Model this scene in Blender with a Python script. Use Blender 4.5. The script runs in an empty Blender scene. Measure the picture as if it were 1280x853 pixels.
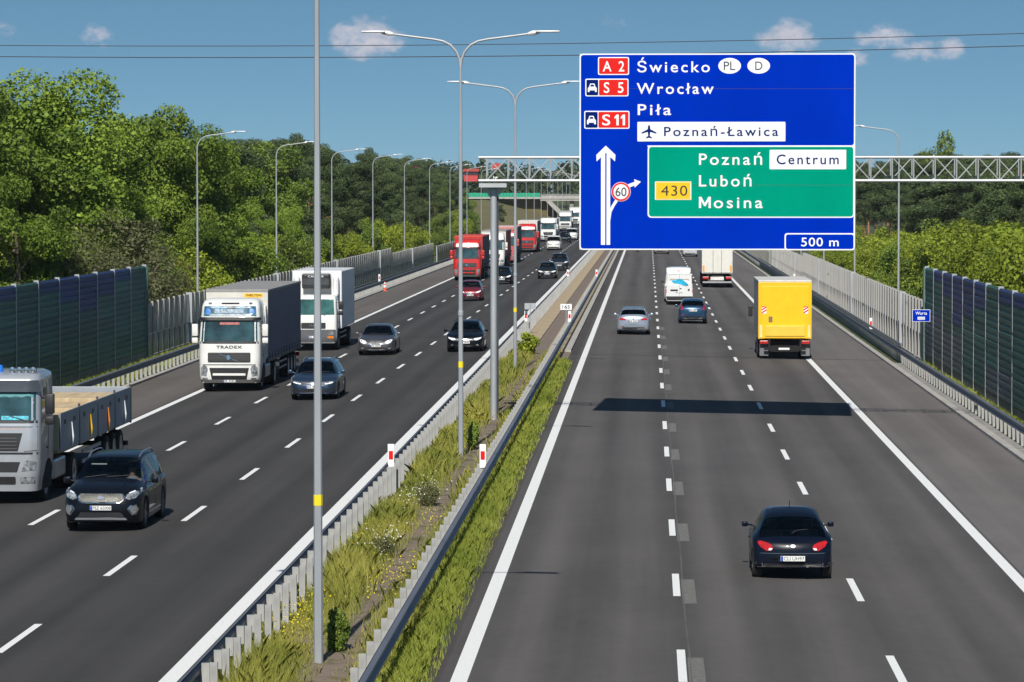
import bpy, bmesh, math, random
import numpy as np
from mathutils import Vector, Matrix
from mathutils.bvhtree import BVHTree
from mathutils.geometry import tessellate_polygon

scene = bpy.context.scene
COL = scene.collection
R = math.radians
random.seed(7)

# ------------------------------------------------------------------ camera
F, CX, CY, VX, VY, CAMZ = 4350.0, 640.0, 426.5, 810.0, 238.0, 7.9
cam_data = bpy.data.cameras.new('camera')
cam = bpy.data.objects.new('camera', cam_data)
COL.objects.link(cam)
scene.camera = cam
cam_data.sensor_width = 36.0
cam_data.lens = 36.0 * F / 1280.0
cam_data.clip_start = 0.5
cam_data.clip_end = 20000
PITCH = math.atan((CY - VY) / math.hypot(F, VX - CX))
YAW = math.atan((VX - CX) / F)
cam.location = (0, 0, CAMZ)
cam.rotation_euler = (R(90) - PITCH, 0, YAW)

# ------------------------------------------------------------------ sky, sun, exposure
SUN_DIR = Vector((0.056, 1.155, -1.0)).normalized()      # the way the light travels
SUN_EL = math.asin(-SUN_DIR.z)
world = bpy.data.worlds.new('World')
scene.world = world
world.use_nodes = True
wnt = world.node_tree
wn, wl = wnt.nodes, wnt.links
bg = wn['Background']

def wnode(t, **kw):
    n = wn.new(t)
    for k, v in kw.items():
        setattr(n, k, v)
    return n

def wmath(op, a, b=None, c=None):
    n = wnode('ShaderNodeMath', operation=op)
    for i, v in enumerate((a, b, c)):
        if v is None:
            continue
        if isinstance(v, (int, float)):
            n.inputs[i].default_value = v
        else:
            wl.new(v, n.inputs[i])
    return n.outputs[0]

tc = wnode('ShaderNodeTexCoord')
sep = wnode('ShaderNodeSeparateXYZ')
wl.new(tc.outputs['Generated'], sep.inputs[0])
zc = wmath('MAXIMUM', sep.outputs[2], 0.0)
om = wmath('SUBTRACT', 1.0, zc)
om3 = wmath('POWER', om, 2.6)
zz = wmath('SUBTRACT', 1.0, wmath('MULTIPLY', om3, 0.89))      # clear, polarised sky: no milky band at the horizon
comb = wnode('ShaderNodeCombineXYZ')
wl.new(sep.outputs[0], comb.inputs[0]); wl.new(sep.outputs[1], comb.inputs[1]); wl.new(zz, comb.inputs[2])
nrm = wnode('ShaderNodeVectorMath', operation='NORMALIZE')
wl.new(comb.outputs[0], nrm.inputs[0])
sky = wnode('ShaderNodeTexSky', sky_type='NISHITA', sun_disc=False)
sky.sun_elevation = SUN_EL
sky.sun_rotation = R(182.8)
sky.altitude = 0
sky.air_density, sky.dust_density, sky.ozone_density = 1.0, 0.3, 5.0
wl.new(nrm.outputs[0], sky.inputs[0])
tint = wnode('ShaderNodeMix', data_type='RGBA', blend_type='MULTIPLY')
tint.inputs[0].default_value = 1.0
wl.new(sky.outputs[0], tint.inputs[6])
tint.inputs[7].default_value = (0.88, 1.09, 1.02, 1)

# small fair-weather clouds low over the horizon: (pixel x, pixel y, half width, half height, strength)
def pix_dir(px, py):
    e = cam.rotation_euler.to_matrix()
    return (e @ Vector(((px - CX) / F, -(py - CY) / F, -1))).normalized()
CLOUDS = [(462, 47, 46, 27, 1), (120, 46, 22, 18, .62), (2, 36, 20, 14, .6), (985, 48, 38, 24, .95), (1105, 45, 36, 17, .8),
          (1150, 66, 34, 15, .75), (1187, 63, 22, 16, .85), (1072, 72, 22, 12, .5), (775, 24, 26, 12, .35), (290, 50, 16, 10, .15),
          (1420, 40, 50, 22, .8), (-160, 60, 50, 20, .7), (-420, 20, 40, 26, .8), (1700, 70, 60, 18, .7), (2300, 30, 50, 30, .8), (-900, 50, 70, 24, .7)]
up = wnode('ShaderNodeVectorMath', operation='MULTIPLY')
wl.new(tc.outputs['Generated'], up.inputs[0]); up.inputs[1].default_value = (1, 1, 1.6)
noi = wnode('ShaderNodeTexNoise'); noi.inputs['Scale'].default_value = 150; noi.inputs['Detail'].default_value = 8; noi.inputs['Roughness'].default_value = .60
wl.new(up.outputs[0], noi.inputs['Vector'])
noi2 = wnode('ShaderNodeTexNoise'); noi2.inputs['Scale'].default_value = 130; noi2.inputs['Detail'].default_value = 4
wl.new(up.outputs[0], noi2.inputs['Vector'])
total = None
for (px, py, hw, hh, st) in CLOUDS:
    hw *= 1.2; hh *= 1.2
    d = pix_dir(px, py)
    rt = Vector((d.y, -d.x, 0)).normalized()
    dz = Vector((0, 0, 1))
    a = wnode('ShaderNodeVectorMath', operation='DOT_PRODUCT'); wl.new(tc.outputs['Generated'], a.inputs[0]); a.inputs[1].default_value = rt * (F / hw)
    b = wmath('MULTIPLY', wmath('SUBTRACT', sep.outputs[2], d.z), F / hh)
    fr = wnode('ShaderNodeVectorMath', operation='DOT_PRODUCT'); wl.new(tc.outputs['Generated'], fr.inputs[0]); fr.inputs[1].default_value = d
    r2 = wmath('ADD', wmath('MULTIPLY', a.outputs['Value'], a.outputs['Value']), wmath('MULTIPLY', b, b))
    m = wmath('MULTIPLY', wmath('MAXIMUM', wmath('SUBTRACT', 1.0, r2), 0.0), wmath('GREATER_THAN', fr.outputs['Value'], 0.5))
    m = wmath('MULTIPLY', wmath('POWER', m, 0.8), st)
    total = m if total is None else wmath('MAXIMUM', total, m)
cv = wmath('ADD', wmath('MULTIPLY', total, .80), wmath('MULTIPLY', wmath('SUBTRACT', noi.outputs[0], .5), 1.75))
cmr = wnode('ShaderNodeMapRange', interpolation_type='SMOOTHSTEP')
wl.new(cv, cmr.inputs[0]); cmr.inputs[1].default_value = .18; cmr.inputs[2].default_value = .95; cmr.inputs[3].default_value = 0; cmr.inputs[4].default_value = .85
cmask = wmath('MULTIPLY', cmr.outputs[0], wmath('MINIMUM', wmath('MULTIPLY', total, 3.0), 1.0))
ccol = wnode('ShaderNodeMix', data_type='RGBA')
wl.new(wmath('MINIMUM', wmath('MAXIMUM', wmath('MULTIPLY', wmath('SUBTRACT', noi2.outputs[0], .3), 2.4), 0.0), 1.0), ccol.inputs[0])
ccol.inputs[6].default_value = (7.0, 7.0, 8.2, 1)
ccol.inputs[7].default_value = (10.6, 9.8, 10.4, 1)
cm = wnode('ShaderNodeMix', data_type='RGBA')
wl.new(cmask, cm.inputs[0]); wl.new(tint.outputs[2], cm.inputs[6]); wl.new(ccol.outputs[2], cm.inputs[7])
wl.new(cm.outputs[2], bg.inputs[0])
bg.inputs[1].default_value = 0.071

sun_l = bpy.data.lights.new('sun', 'SUN')
sun_l.energy = 5.0
sun_l.angle = R(0.5)
sun_l.color = (1.0, 0.955, 0.88)
sun = bpy.data.objects.new('sun', sun_l)
sun.rotation_euler = SUN_DIR.to_track_quat('-Z', 'Y').to_euler()
sun.location = (0, -50, 60)
COL.objects.link(sun)
vs = scene.view_settings
vs.view_transform = 'Standard'
vs.look = 'None'
vs.gamma = 1.0
vs.use_curve_mapping = False
vs.exposure = 0.0
scene.cycles.use_denoising = True
scene.cycles.max_bounces = 6
scene.cycles.transparent_max_bounces = 12
scene.cycles.caustics_reflective = False
scene.cycles.caustics_refractive = False

# ------------------------------------------------------------------ pixel <-> place
SLOPE = 0.02
def zg(x):
    """height of the carriageways: both fall away from the median by 2 %"""
    return -SLOPE * min(max(0, x + 3.6), 14.8) - SLOPE * min(max(0, -7.2 - x), 14.2)
CM = cam.rotation_euler.to_matrix()
def ray(px, py):
    return CM @ Vector(((px - CX) / F, -(py - CY) / F, -1.0))
def ground(px, py, h=0.0):
    """where the sight line through a pixel meets the road (h metres above it)"""
    d = ray(px, py); z = 0.0
    for _ in range(30):
        t = (z + h - CAMZ) / d.z
        p = d * t
        z = zg(p.x)
    return p.x, p.y

# ------------------------------------------------------------------ helpers
def prop(o, label=None, cat=None, group=None, kind=None):
    if label: o['label'] = label
    if cat: o['category'] = cat
    if group: o['group'] = group
    if kind: o['kind'] = kind
    return o

def link(o, parent=None):
    COL.objects.link(o)
    if parent is not None:
        o.parent = parent
    return o

def thing(name, label, cat, loc=(0, 0, 0), rz=0.0, group=None):
    o = bpy.data.objects.new(name, None)
    o.empty_display_size = 0.3
    o.location = loc
    o.rotation_euler = (0, 0, rz)
    link(o)
    return prop(o, label, cat, group)

def mesh_obj(name, verts, faces, mat, parent=None, smooth=None):
    me = bpy.data.meshes.new(name)
    me.from_pydata([tuple(v) for v in verts], [], faces)
    me.update()
    if mat is not None:
        me.materials.append(mat)
    if smooth is not None:
        me.polygons.foreach_set('use_smooth', [True] * len(me.polygons))
        if smooth > 0:
            me.set_sharp_from_angle(angle=R(smooth))
    o = bpy.data.objects.new(name, me)
    return link(o, parent)

def inst(src, parent=None, loc=None, rot=None, scale=None):
    o = src.copy()
    COL.objects.link(o)
    o.parent = parent
    if loc is not None: o.location = loc
    if rot is not None: o.rotation_euler = rot
    if scale is not None: o.scale = scale
    return o

def clone(root, loc=None, rz=None):
    c = root.copy(); COL.objects.link(c)
    if loc is not None: c.location = loc
    if rz is not None: c.rotation_euler = (0, 0, rz)
    for ch in list(root.children):
        d = inst(ch, c)
        for g in list(ch.children):
            inst(g, d)
    return c

class MB:
    """collects shapes for ONE mesh object"""
    def __init__(s):
        s.v, s.f = [], []
    def add(s, vs, fs):
        n = len(s.v)
        s.v += [Vector(v) for v in vs]
        s.f += [tuple(i + n for i in f) for f in fs]
        return s
    def box(s, x0, x1, y0, y1, z0, z1, bev=0.0):
        if bev <= 0:
            s.add([(x0, y0, z0), (x1, y0, z0), (x1, y1, z0), (x0, y1, z0), (x0, y0, z1), (x1, y0, z1), (x1, y1, z1), (x0, y1, z1)],
                  [(0, 3, 2, 1), (4, 5, 6, 7), (0, 1, 5, 4), (1, 2, 6, 5), (2, 3, 7, 6), (3, 0, 4, 7)])
            return s
        b = bev
        bm = bmesh.new()
        bmesh.ops.create_cube(bm, size=1)
        for v in bm.verts:
            v.co = Vector((x0 + (v.co.x + .5) * (x1 - x0), y0 + (v.co.y + .5) * (y1 - y0), z0 + (v.co.z + .5) * (z1 - z0)))
        bmesh.ops.bevel(bm, geom=bm.edges[:], offset=b, segments=2, affect='EDGES', profile=.5)
        bm.verts.ensure_lookup_table()
        s.add([v.co.copy() for v in bm.verts], [[v.index for v in f.verts] for f in bm.faces])
        bm.free()
        return s
    def tube(s, pts, rad, n=8, cap=True, radii=None):
        pts = [Vector(p) for p in pts]
        rings = []
        ref = None
        for i, p in enumerate(pts):
            t = (pts[min(i + 1, len(pts) - 1)] - pts[max(i - 1, 0)]).normalized()
            if ref is None:
                ref = Vector((0, 0, 1)) if abs(t.z) < .9 else Vector((1, 0, 0))
            a = t.cross(ref).normalized(); b = a.cross(t).normalized()
            ref = b
            r = radii[i] if radii else rad
            rings.append([p + (a * math.cos(k * 2 * math.pi / n) + b * math.sin(k * 2 * math.pi / n)) * r for k in range(n)])
        vs = [v for r in rings for v in r]
        fs = []
        for i in range(len(pts) - 1):
            for k in range(n):
                fs.append((i * n + k, (i + 1) * n + k, (i + 1) * n + (k + 1) % n, i * n + (k + 1) % n))
        if cap:
            fs.append(tuple(range(n))); fs.append(tuple((len(pts) - 1) * n + k for k in reversed(range(n))))
        return s.add(vs, fs)
    def lathe(s, prof, n=24, axis='x', c=(0, 0, 0)):
        """prof: (radius, along-axis) points"""
        vs, fs = [], []
        for (r, a) in prof:
            for k in range(n):
                t = 2 * math.pi * k / n
                p = (a, r * math.cos(t), r * math.sin(t)) if axis == 'x' else ((r * math.cos(t), a, r * math.sin(t)) if axis == 'y' else (r * math.cos(t), r * math.sin(t), a))
                vs.append(Vector(p) + Vector(c))
        for i in range(len(prof) - 1):
            for k in range(n):
                fs.append((i * n + k, i * n + (k + 1) % n, (i + 1) * n + (k + 1) % n, (i + 1) * n + k))
        return s.add(vs, fs)
    def prism(s, poly, a0, a1, plane='xz'):
        """a flat outline given thickness; plane 'xz' runs along y, 'yz' along x, 'xy' along z"""
        def P(p, a):
            return (p[0], a, p[1]) if plane == 'xz' else ((a, p[0], p[1]) if plane == 'yz' else (p[0], p[1], a))
        n = len(poly)
        vs = [P(p, a0) for p in poly] + [P(p, a1) for p in poly]
        tris = tessellate_polygon([[Vector((p[0], p[1], 0)) for p in poly]])
        fs = [tuple(t) for t in tris] + [tuple(n + i for i in reversed(t)) for t in tris]
        fs += [(i, (i + 1) % n, n + (i + 1) % n, n + i) for i in range(n)]
        return s.add(vs, fs)
    def build(s, name, mat, parent=None, smooth=None, fix=True):
        o = mesh_obj(name, s.v, s.f, mat, parent, None)
        if fix:
            bm = bmesh.new(); bm.from_mesh(o.data)
            bmesh.ops.recalc_face_normals(bm, faces=bm.faces)
            bm.to_mesh(o.data); bm.free()
        if smooth is not None:
            o.data.polygons.foreach_set('use_smooth', [True] * len(o.data.polygons))
            o.data.set_sharp_from_angle(angle=R(smooth))
        return o

def rrect(x0, x1, z0, z1, r, n=5):
    pts = []
    for (cx, cz, a0) in ((x1 - r, z1 - r, 0), (x0 + r, z1 - r, 90), (x0 + r, z0 + r, 180), (x1 - r, z0 + r, 270)):
        for k in range(n + 1):
            a = R(a0 + 90 * k / n)
            pts.append((cx + r * math.cos(a), cz + r * math.sin(a)))
    return pts

def ellipse(cx, cz, rx, rz, n=28):
    return [(cx + rx * math.cos(2 * math.pi * k / n), cz + rz * math.sin(2 * math.pi * k / n)) for k in range(n)]

# ------------------------------------------------------------------ lettering
_font_cache = {}
def text_polys(s, bold=0.0, spacing=1.0):
    """outline mesh of a word: verts in the xy plane, cap height 1, origin at the left of the baseline"""
    key = (s, bold, spacing)
    if key in _font_cache:
        return _font_cache[key]
    def mk(t, off, sp):
        cu = bpy.data.curves.new('lettering', 'FONT')
        cu.body = t; cu.size = 1.0; cu.offset = off; cu.resolution_u = 4; cu.fill_mode = 'FRONT'; cu.space_character = sp
        ob = bpy.data.objects.new('lettering', cu)
        COL.objects.link(ob)
        dg = bpy.context.evaluated_depsgraph_get()
        me = bpy.data.meshes.new_from_object(ob.evaluated_get(dg))
        vs = [v.co.copy() for v in me.vertices]; fs = [tuple(p.vertices) for p in me.polygons]
        bpy.data.objects.remove(ob); bpy.data.curves.remove(cu); bpy.data.meshes.remove(me)
        return vs, fs
    hv, _ = mk('H', bold, 1.0)
    cap = max(v.y for v in hv) - min(v.y for v in hv); base = min(v.y for v in hv)
    vs, fs = mk(s, bold, spacing)
    x0 = min(v.x for v in vs)
    vs = [Vector(((v.x - x0) / cap, (v.y - base) / cap, 0)) for v in vs]
    _font_cache[key] = (vs, fs)
    return vs, fs

def letters(name, s, x0, x1, zb, zt, plane, mat, parent, bold=0.012, spacing=1.0, face='-y', thick=0.003):
    """a word fitted between x0..x1 (left to right as read) and zb..zt (baseline to cap height), on y = plane"""
    vs, fs = text_polys(s, bold, spacing)
    w = max(v.x for v in vs)
    sg = 1 if face == '-y' else -1
    sx = abs(x1 - x0) / w; sz = zt - zb
    out, n = [], len(vs)
    for yy in (plane, plane + sg * thick):
        for v in vs:
            out.append((x0 + sg * v.x * sx, yy, zb + v.y * sz))
    faces = [tuple(f) for f in fs] + [tuple(n + i for i in reversed(f)) for f in fs]
    return mesh_obj(name, out, faces, mat, parent)

# ------------------------------------------------------------------ materials
MATS = {}
def pm(name, col, rough=.6, metal=0.0, var=.12, scale=3.0, bump=0.0, bscale=None, coat=0.0, spec=.5, stretch=(1, 1, 1), detail=4, col2=None, coords='Object', emit=0, alpha=1.0, objvar=0.0):
    if name in MATS:
        return MATS[name]
    m = bpy.data.materials.new(name); m.use_nodes = True
    nt = m.node_tree; N, L = nt.nodes, nt.links
    b = N['Principled BSDF']
    b.inputs['Roughness'].default_value = rough
    b.inputs['Metallic'].default_value = metal
    b.inputs['Coat Weight'].default_value = coat
    b.inputs['Coat Roughness'].default_value = .04
    b.inputs['Specular IOR Level'].default_value = spec
    c = Vector(col[:3])
    c2 = Vector(col2[:3]) if col2 else None
    t = N.new('ShaderNodeTexCoord'); mp = N.new('ShaderNodeMapping'); mp.inputs['Scale'].default_value = stretch
    L.new(t.outputs[coords], mp.inputs[0])
    nz = N.new('ShaderNodeTexNoise'); nz.inputs['Scale'].default_value = scale; nz.inputs['Detail'].default_value = detail
    L.new(mp.outputs[0], nz.inputs['Vector'])
    rp = N.new('ShaderNodeValToRGB')
    rp.color_ramp.elements[0].position = .3; rp.color_ramp.elements[1].position = .7
    lo = c * (1 - var); hi = (c2 if c2 else c * (1 + var))
    rp.color_ramp.elements[0].color = (*lo, 1); rp.color_ramp.elements[1].color = (*hi, 1)
    L.new(nz.outputs[0], rp.inputs[0])
    src = rp.outputs[0]
    if objvar > 0:
        oi = N.new('ShaderNodeObjectInfo'); hs = N.new('ShaderNodeHueSaturation')
        mr = N.new('ShaderNodeMapRange'); mr.inputs[3].default_value = 1 - objvar; mr.inputs[4].default_value = 1 + objvar
        L.new(oi.outputs['Random'], mr.inputs[0]); L.new(mr.outputs[0], hs.inputs['Value']); L.new(src, hs.inputs['Color'])
        src = hs.outputs[0]
    L.new(src, b.inputs['Base Color'])
    if bump > 0:
        n2 = N.new('ShaderNodeTexNoise'); n2.inputs['Scale'].default_value = bscale or scale * 6; n2.inputs['Detail'].default_value = 3
        L.new(mp.outputs[0], n2.inputs['Vector'])
        bp = N.new('ShaderNodeBump'); bp.inputs['Strength'].default_value = bump; bp.inputs['Distance'].default_value = .02
        L.new(n2.outputs[0], bp.inputs['Height']); L.new(bp.outputs[0], b.inputs['Normal'])
    if emit:
        b.inputs['Emission Color'].default_value = (*c, 1); b.inputs['Emission Strength'].default_value = emit
    MATS[name] = m
    return m

def glass_mat(name, tint=(.35, .42, .42), refl=.9):
    if name in MATS: return MATS[name]
    m = bpy.data.materials.new(name); m.use_nodes = True
    nt = m.node_tree; N, L = nt.nodes, nt.links
    N.remove(N['Principled BSDF'])
    tr = N.new('ShaderNodeBsdfTransparent'); tr.inputs[0].default_value = (*tint, 1)
    gl = N.new('ShaderNodeBsdfGlossy'); gl.inputs['Roughness'].default_value = .03; gl.inputs['Color'].default_value = (refl, refl, refl, 1)
    fr = N.new('ShaderNodeFresnel'); fr.inputs['IOR'].default_value = 1.5
    mx = N.new('ShaderNodeMixShader')
    L.new(fr.outputs[0], mx.inputs[0]); L.new(tr.outputs[0], mx.inputs[1]); L.new(gl.outputs[0], mx.inputs[2])
    L.new(mx.outputs[0], N['Material Output'].inputs[0])
    MATS[name] = m
    return m

def leaf_mat(name, col, col2, trans=.35, rough=.6, objvar=.22):
    """foliage: colour differs from leaf to leaf and tree to tree, light passes through"""
    if name in MATS: return MATS[name]
    m = bpy.data.materials.new(name); m.use_nodes = True
    nt = m.node_tree; N, L = nt.nodes, nt.links
    b = N['Principled BSDF']; b.inputs['Roughness'].default_value = rough; b.inputs['Specular IOR Level'].default_value = .25
    at = N.new('ShaderNodeAttribute'); at.attribute_name = 'leaf'
    mx = N.new('ShaderNodeMix'); mx.data_type = 'RGBA'
    mx.inputs[6].default_value = (*col, 1); mx.inputs[7].default_value = (*col2, 1)
    L.new(at.outputs['Fac'], mx.inputs[0])
    oi = N.new('ShaderNodeObjectInfo'); hs = N.new('ShaderNodeHueSaturation')
    mr = N.new('ShaderNodeMapRange'); mr.inputs[3].default_value = 1 - objvar; mr.inputs[4].default_value = 1 + objvar
    L.new(oi.outputs['Random'], mr.inputs[0]); L.new(mr.outputs[0], hs.inputs['Value'])
    L.new(mx.outputs[2], hs.inputs['Color'])
    L.new(hs.outputs[0], b.inputs['Base Color'])
    tl = N.new('ShaderNodeBsdfTranslucent'); L.new(hs.outputs[0], tl.inputs[0])
    ms = N.new('ShaderNodeMixShader'); ms.inputs[0].default_value = trans
    L.new(b.outputs[0], ms.inputs[1]); L.new(tl.outputs[0], ms.inputs[2])
    L.new(ms.outputs[0], N['Material Output'].inputs[0])
    MATS[name] = m
    return m

STEEL = pm('galvanised_steel', (.42, .44, .46), rough=.5, metal=.35, var=.12, scale=2.0, stretch=(1, 1, .3))
STEEL_POST = pm('weathered_zinc_post', (.37, .37, .36), rough=.62, metal=.1, var=.18, scale=6, stretch=(1, 1, .4))
RAIL = pm('zinc_rail', (.15, .165, .20), rough=.5, metal=.2, var=.12, scale=1.2, stretch=(1, .2, 1))
DARKST = pm('dark_steel', (.06, .065, .07), rough=.55, metal=.3, var=.2, scale=3)
CONC = pm('concrete', (.40, .38, .35), rough=.9, var=.16, scale=1.3, bump=.25, bscale=18)
CONC_D = pm('stained_concrete', (.27, .26, .25), rough=.92, var=.22, scale=1.6, bump=.25, bscale=16)
WHITE_P = pm('road_paint', (.80, .80, .78), rough=.75, var=.07, scale=14, detail=6)
BLACK_PL = pm('black_plastic', (.018, .018, .02), rough=.5, var=.2, scale=5)
RUBBER = pm('tyre_rubber', (.017, .017, .018), rough=.85, var=.2, scale=10)
UNDER = pm('underbody', (.012, .012, .013), rough=.9, var=.2, scale=4)
RIM = pm('alloy_rim', (.45, .46, .48), rough=.35, metal=.8, var=.06)
RIM_D = pm('dark_alloy_rim', (.18, .18, .19), rough=.4, metal=.7, var=.06)
CHROME = pm('chrome', (.75, .76, .78), rough=.12, metal=1.0, var=.03)
LAMP_CLEAR = pm('headlamp_lens', (.26, .28, .30), rough=.2, metal=.3, var=.75, scale=11, coat=.6)
LAMP_RED = pm('tail_lamp_red', (.45, .012, .012), rough=.15, var=.2, scale=14, coat=1.0)
LAMP_ORANGE = pm('amber_lens', (.75, .22, .02), rough=.2, var=.1, coat=1.0)
LAMP_WHITE = pm('white_lens', (.85, .86, .88), rough=.15, var=.05, coat=1.0)
PLATE = pm('plate_white', (.78, .78, .76), rough=.4, var=.04)
EU_BLUE = pm('plate_blue', (.01, .07, .45), rough=.4, var=.05)
INK = pm('black_ink', (.02, .02, .022), rough=.5, var=.05)
WHITE_T = pm('white_sheeting', (.84, .85, .86), rough=.4, var=.03)
RED_T = pm('red_sheeting', (.70, .012, .008), spec=.15, rough=.6, var=.05)
GLASS = glass_mat('car_glass', (.60, .64, .64), .8)
GLASS_DK = glass_mat('tinted_glass', (.20, .23, .24), .8)
SEAT = pm('seat_fabric', (.16, .155, .15), rough=.9, var=.2)
# ================================================================== THE SETTING
def asphalt(name, col, var, lanes=None):
    m = bpy.data.materials.new(name); m.use_nodes = True
    nt = m.node_tree; N, L = nt.nodes, nt.links
    b = N['Principled BSDF']; b.inputs['Roughness'].default_value = .88; b.inputs['Specular IOR Level'].default_value = .3
    t = N.new('ShaderNodeTexCoord')
    def noise(sx, sy, sc, det=4, ro=.5):
        mp = N.new('ShaderNodeMapping'); mp.inputs['Scale'].default_value = (sx, sy, 1)
        L.new(t.outputs['Object'], mp.inputs[0])
        n = N.new('ShaderNodeTexNoise'); n.inputs['Scale'].default_value = sc; n.inputs['Detail'].default_value = det; n.inputs['Roughness'].default_value = ro
        L.new(mp.outputs[0], n.inputs['Vector']); return n.outputs[0]
    def M(op, a, b_, c_=None):
        n = N.new('ShaderNodeMath'); n.operation = op
        for i, v in enumerate((a, b_, c_)):
            if v is None: continue
            if isinstance(v, (int, float)): n.inputs[i].default_value = v
            else: L.new(v, n.inputs[i])
        return n.outputs[0]
    streak = noise(1, .012, 1.5, 3)             # long wear streaks along the lanes
    blot = noise(1, .35, .35, 4, .6)            # patches
    fine = noise(1, 1, 26, 3, .7)               # aggregate
    mid = noise(1, .5, 4.0, 4, .65)
    v = M('ADD', M('MULTIPLY', M('SUBTRACT', streak, .5), 1.6), M('MULTIPLY', M('SUBTRACT', blot, .5), 1.1))
    v = M('ADD', v, M('MULTIPLY', M('SUBTRACT', mid, .5), .55))
    v = M('ADD', v, M('MULTIPLY', M('SUBTRACT', fine, .5), .9))
    if lanes:
        sp = N.new('ShaderNodeSeparateXYZ'); L.new(t.outputs['Object'], sp.inputs[0])
        x0, w = lanes
        ph = M('MULTIPLY', M('SUBTRACT', sp.outputs[0], x0), 4 * math.pi / w)
        v = M('ADD', v, M('MULTIPLY', M('COSINE', ph, None), -.30))     # wheel tracks worn lighter
    val = M('ADD', M('MULTIPLY', v, var), 1.0)
    mx = N.new('ShaderNodeMix'); mx.data_type = 'RGBA'; mx.blend_type = 'MULTIPLY'; mx.inputs[0].default_value = 1
    mx.inputs[6].default_value = (*col, 1)
    cb = N.new('ShaderNodeCombineColor')
    for i in range(3): L.new(val, cb.inputs[i])
    L.new(cb.outputs[0], mx.inputs[7]); L.new(mx.outputs[2], b.inputs['Base Color'])
    bp = N.new('ShaderNodeBump'); bp.inputs['Strength'].default_value = .35; bp.inputs['Distance'].default_value = .01
    L.new(fine, bp.inputs['Height']); L.new(bp.outputs[0], b.inputs['Normal'])
    return m

Y0, Y1 = -80.0, 2600.0
def strip(name, xs, y0, y1, mat, parent=None, dz=0.0, ny=1, zf=None):
    """a sheet running along the road through the given x positions, on the road's own fall"""
    zf = zf or zg
    vs, fs = [], []
    for j in range(ny + 1):
        y = y0 + (y1 - y0) * j / ny
        for x in xs: vs.append((x, y, zf(x) + dz))
    n = len(xs)
    for j in range(ny):
        for i in range(n - 1):
            fs.append((j * n + i, j * n + i + 1, (j + 1) * n + i + 1, (j + 1) * n + i))
    return mesh_obj(name, vs, fs, mat, parent)

A_L = asphalt('new_dark_asphalt', (.052, .0492, .048), .42, (-7.75, 3.5))
A_R = asphalt('worn_grey_asphalt', (.092, .085, .081), .46, (-3.04, 3.6))
A_LS = asphalt('left_shoulder_asphalt', (.125, .112, .102), .45)
A_RS = asphalt('right_shoulder_asphalt', (.140, .128, .122), .45)
RCW = prop(strip('carriageway_right', (-3.35, .6, 4.2, 7.95), Y0, Y1, A_R), kind='structure')
prop(strip('inner_shoulder', (-3.75, -3.35), Y0, Y1, asphalt('dark_edge_asphalt', (.07, .063, .060), .5), dz=-.004), kind='structure')
prop(strip('shoulder_right', (7.95, 11.3), Y0, Y1, A_RS), kind='structure')
LCW = prop(strip('carriageway_left', (-18.35, -14.85, -11.2, -7.15), Y0, Y1, A_L), kind='structure')
prop(strip('shoulder_left', (-21.5, -18.35), Y0, Y1, A_LS), kind='structure')

# painted lines: solid edges and 4 m dashes every 12 m
def solid(x, w, parent, y0=Y0, y1=Y1):
    strip('edge_line', (x - w / 2, x + w / 2), y0, y1, WHITE_P, parent, dz=.004)
solid(-3.04, .27, RCW); solid(7.74, .27, RCW); solid(-7.72, .30, LCW); solid(-18.1, .27, LCW)
def dashes(x, phase, parent, w=.145, far=620):
    src = None
    y = phase
    while y < far:
        if y > 40:
            if src is None:
                src = mesh_obj('lane_dash', [(-w / 2, -2, 0), (w / 2, -2, 0), (w / 2, 2, 0), (-w / 2, 2, 0)], [(0, 1, 2, 3)], WHITE_P, parent)
                src.location = (x, y, zg(x) + .004)
            else:
                inst(src, parent, (x, y, zg(x) + .004))
        y += 12
    vs, fs = [], []
    while y < 2000:
        n = len(vs); vs += [(x - w / 2, y - 2, zg(x) + .004), (x + w / 2, y - 2, zg(x) + .004), (x + w / 2, y + 2, zg(x) + .004), (x - w / 2, y + 2, zg(x) + .004)]
        fs.append((n, n + 1, n + 2, n + 3)); y += 12
    prop(mesh_obj('far_lane_dashes', vs, fs, WHITE_P, parent), kind='stuff')
dashes(.58, 70.3 - 36, RCW); dashes(4.19, 70.2 - 36, RCW)
dashes(-11.2, 73.4 - 36, LCW); dashes(-14.85, 85.0 - 48, LCW)
# ghosts of the old dashes beside the first lane line, and the paving seam there
GHOST = pm('scraped_paint_ghost', (.150, .146, .132), rough=.9, var=.3, scale=9)
gsrc = None
y = 70.3 - 36 - 1.1
while y < 210:
    if y > 40:
        w = .27
        if gsrc is None:
            gsrc = mesh_obj('ghost_dash', [(-w / 2, -2.1, 0), (w / 2, -2.1, 0), (w / 2, 2.1, 0), (-w / 2, 2.1, 0)], [(0, 1, 2, 3)], GHOST, RCW)
            gsrc.location = (.82, y, zg(.82) + .004)
        else: inst(gsrc, RCW, (.82, y, zg(.82) + .004))
    y += 12
SEAM = pm('seam_sealing', (.105, .10, .095), rough=.9, var=.3, scale=2, stretch=(1, .2, 1))
vs, fs = [], []
rs = random.Random(4)
for i in range(161):
    yy = 44 + i * 1.5; xo = .70 + .012 * math.sin(yy * .35) + rs.uniform(-.006, .006)
    vs += [(xo, yy, zg(xo) + .003), (xo + .03, yy, zg(xo) + .003)]
    if i: n = len(vs); fs.append((n - 4, n - 3, n - 1, n - 2))
mesh_obj('paving_seam', vs, fs, SEAM, RCW)
JOINT = pm('joint_rubber', (.03, .03, .03), rough=.8, var=.2)
for yy in (168.0, 372.0):
    for cw, xs in ((RCW, (-3.7, .6, 4.2, 11.25)), (LCW, (-21.4, -14.85, -11.2, -7.2))):
        strip('expansion_joint', xs, yy, yy + .28, JOINT, cw, dz=.003)

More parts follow.
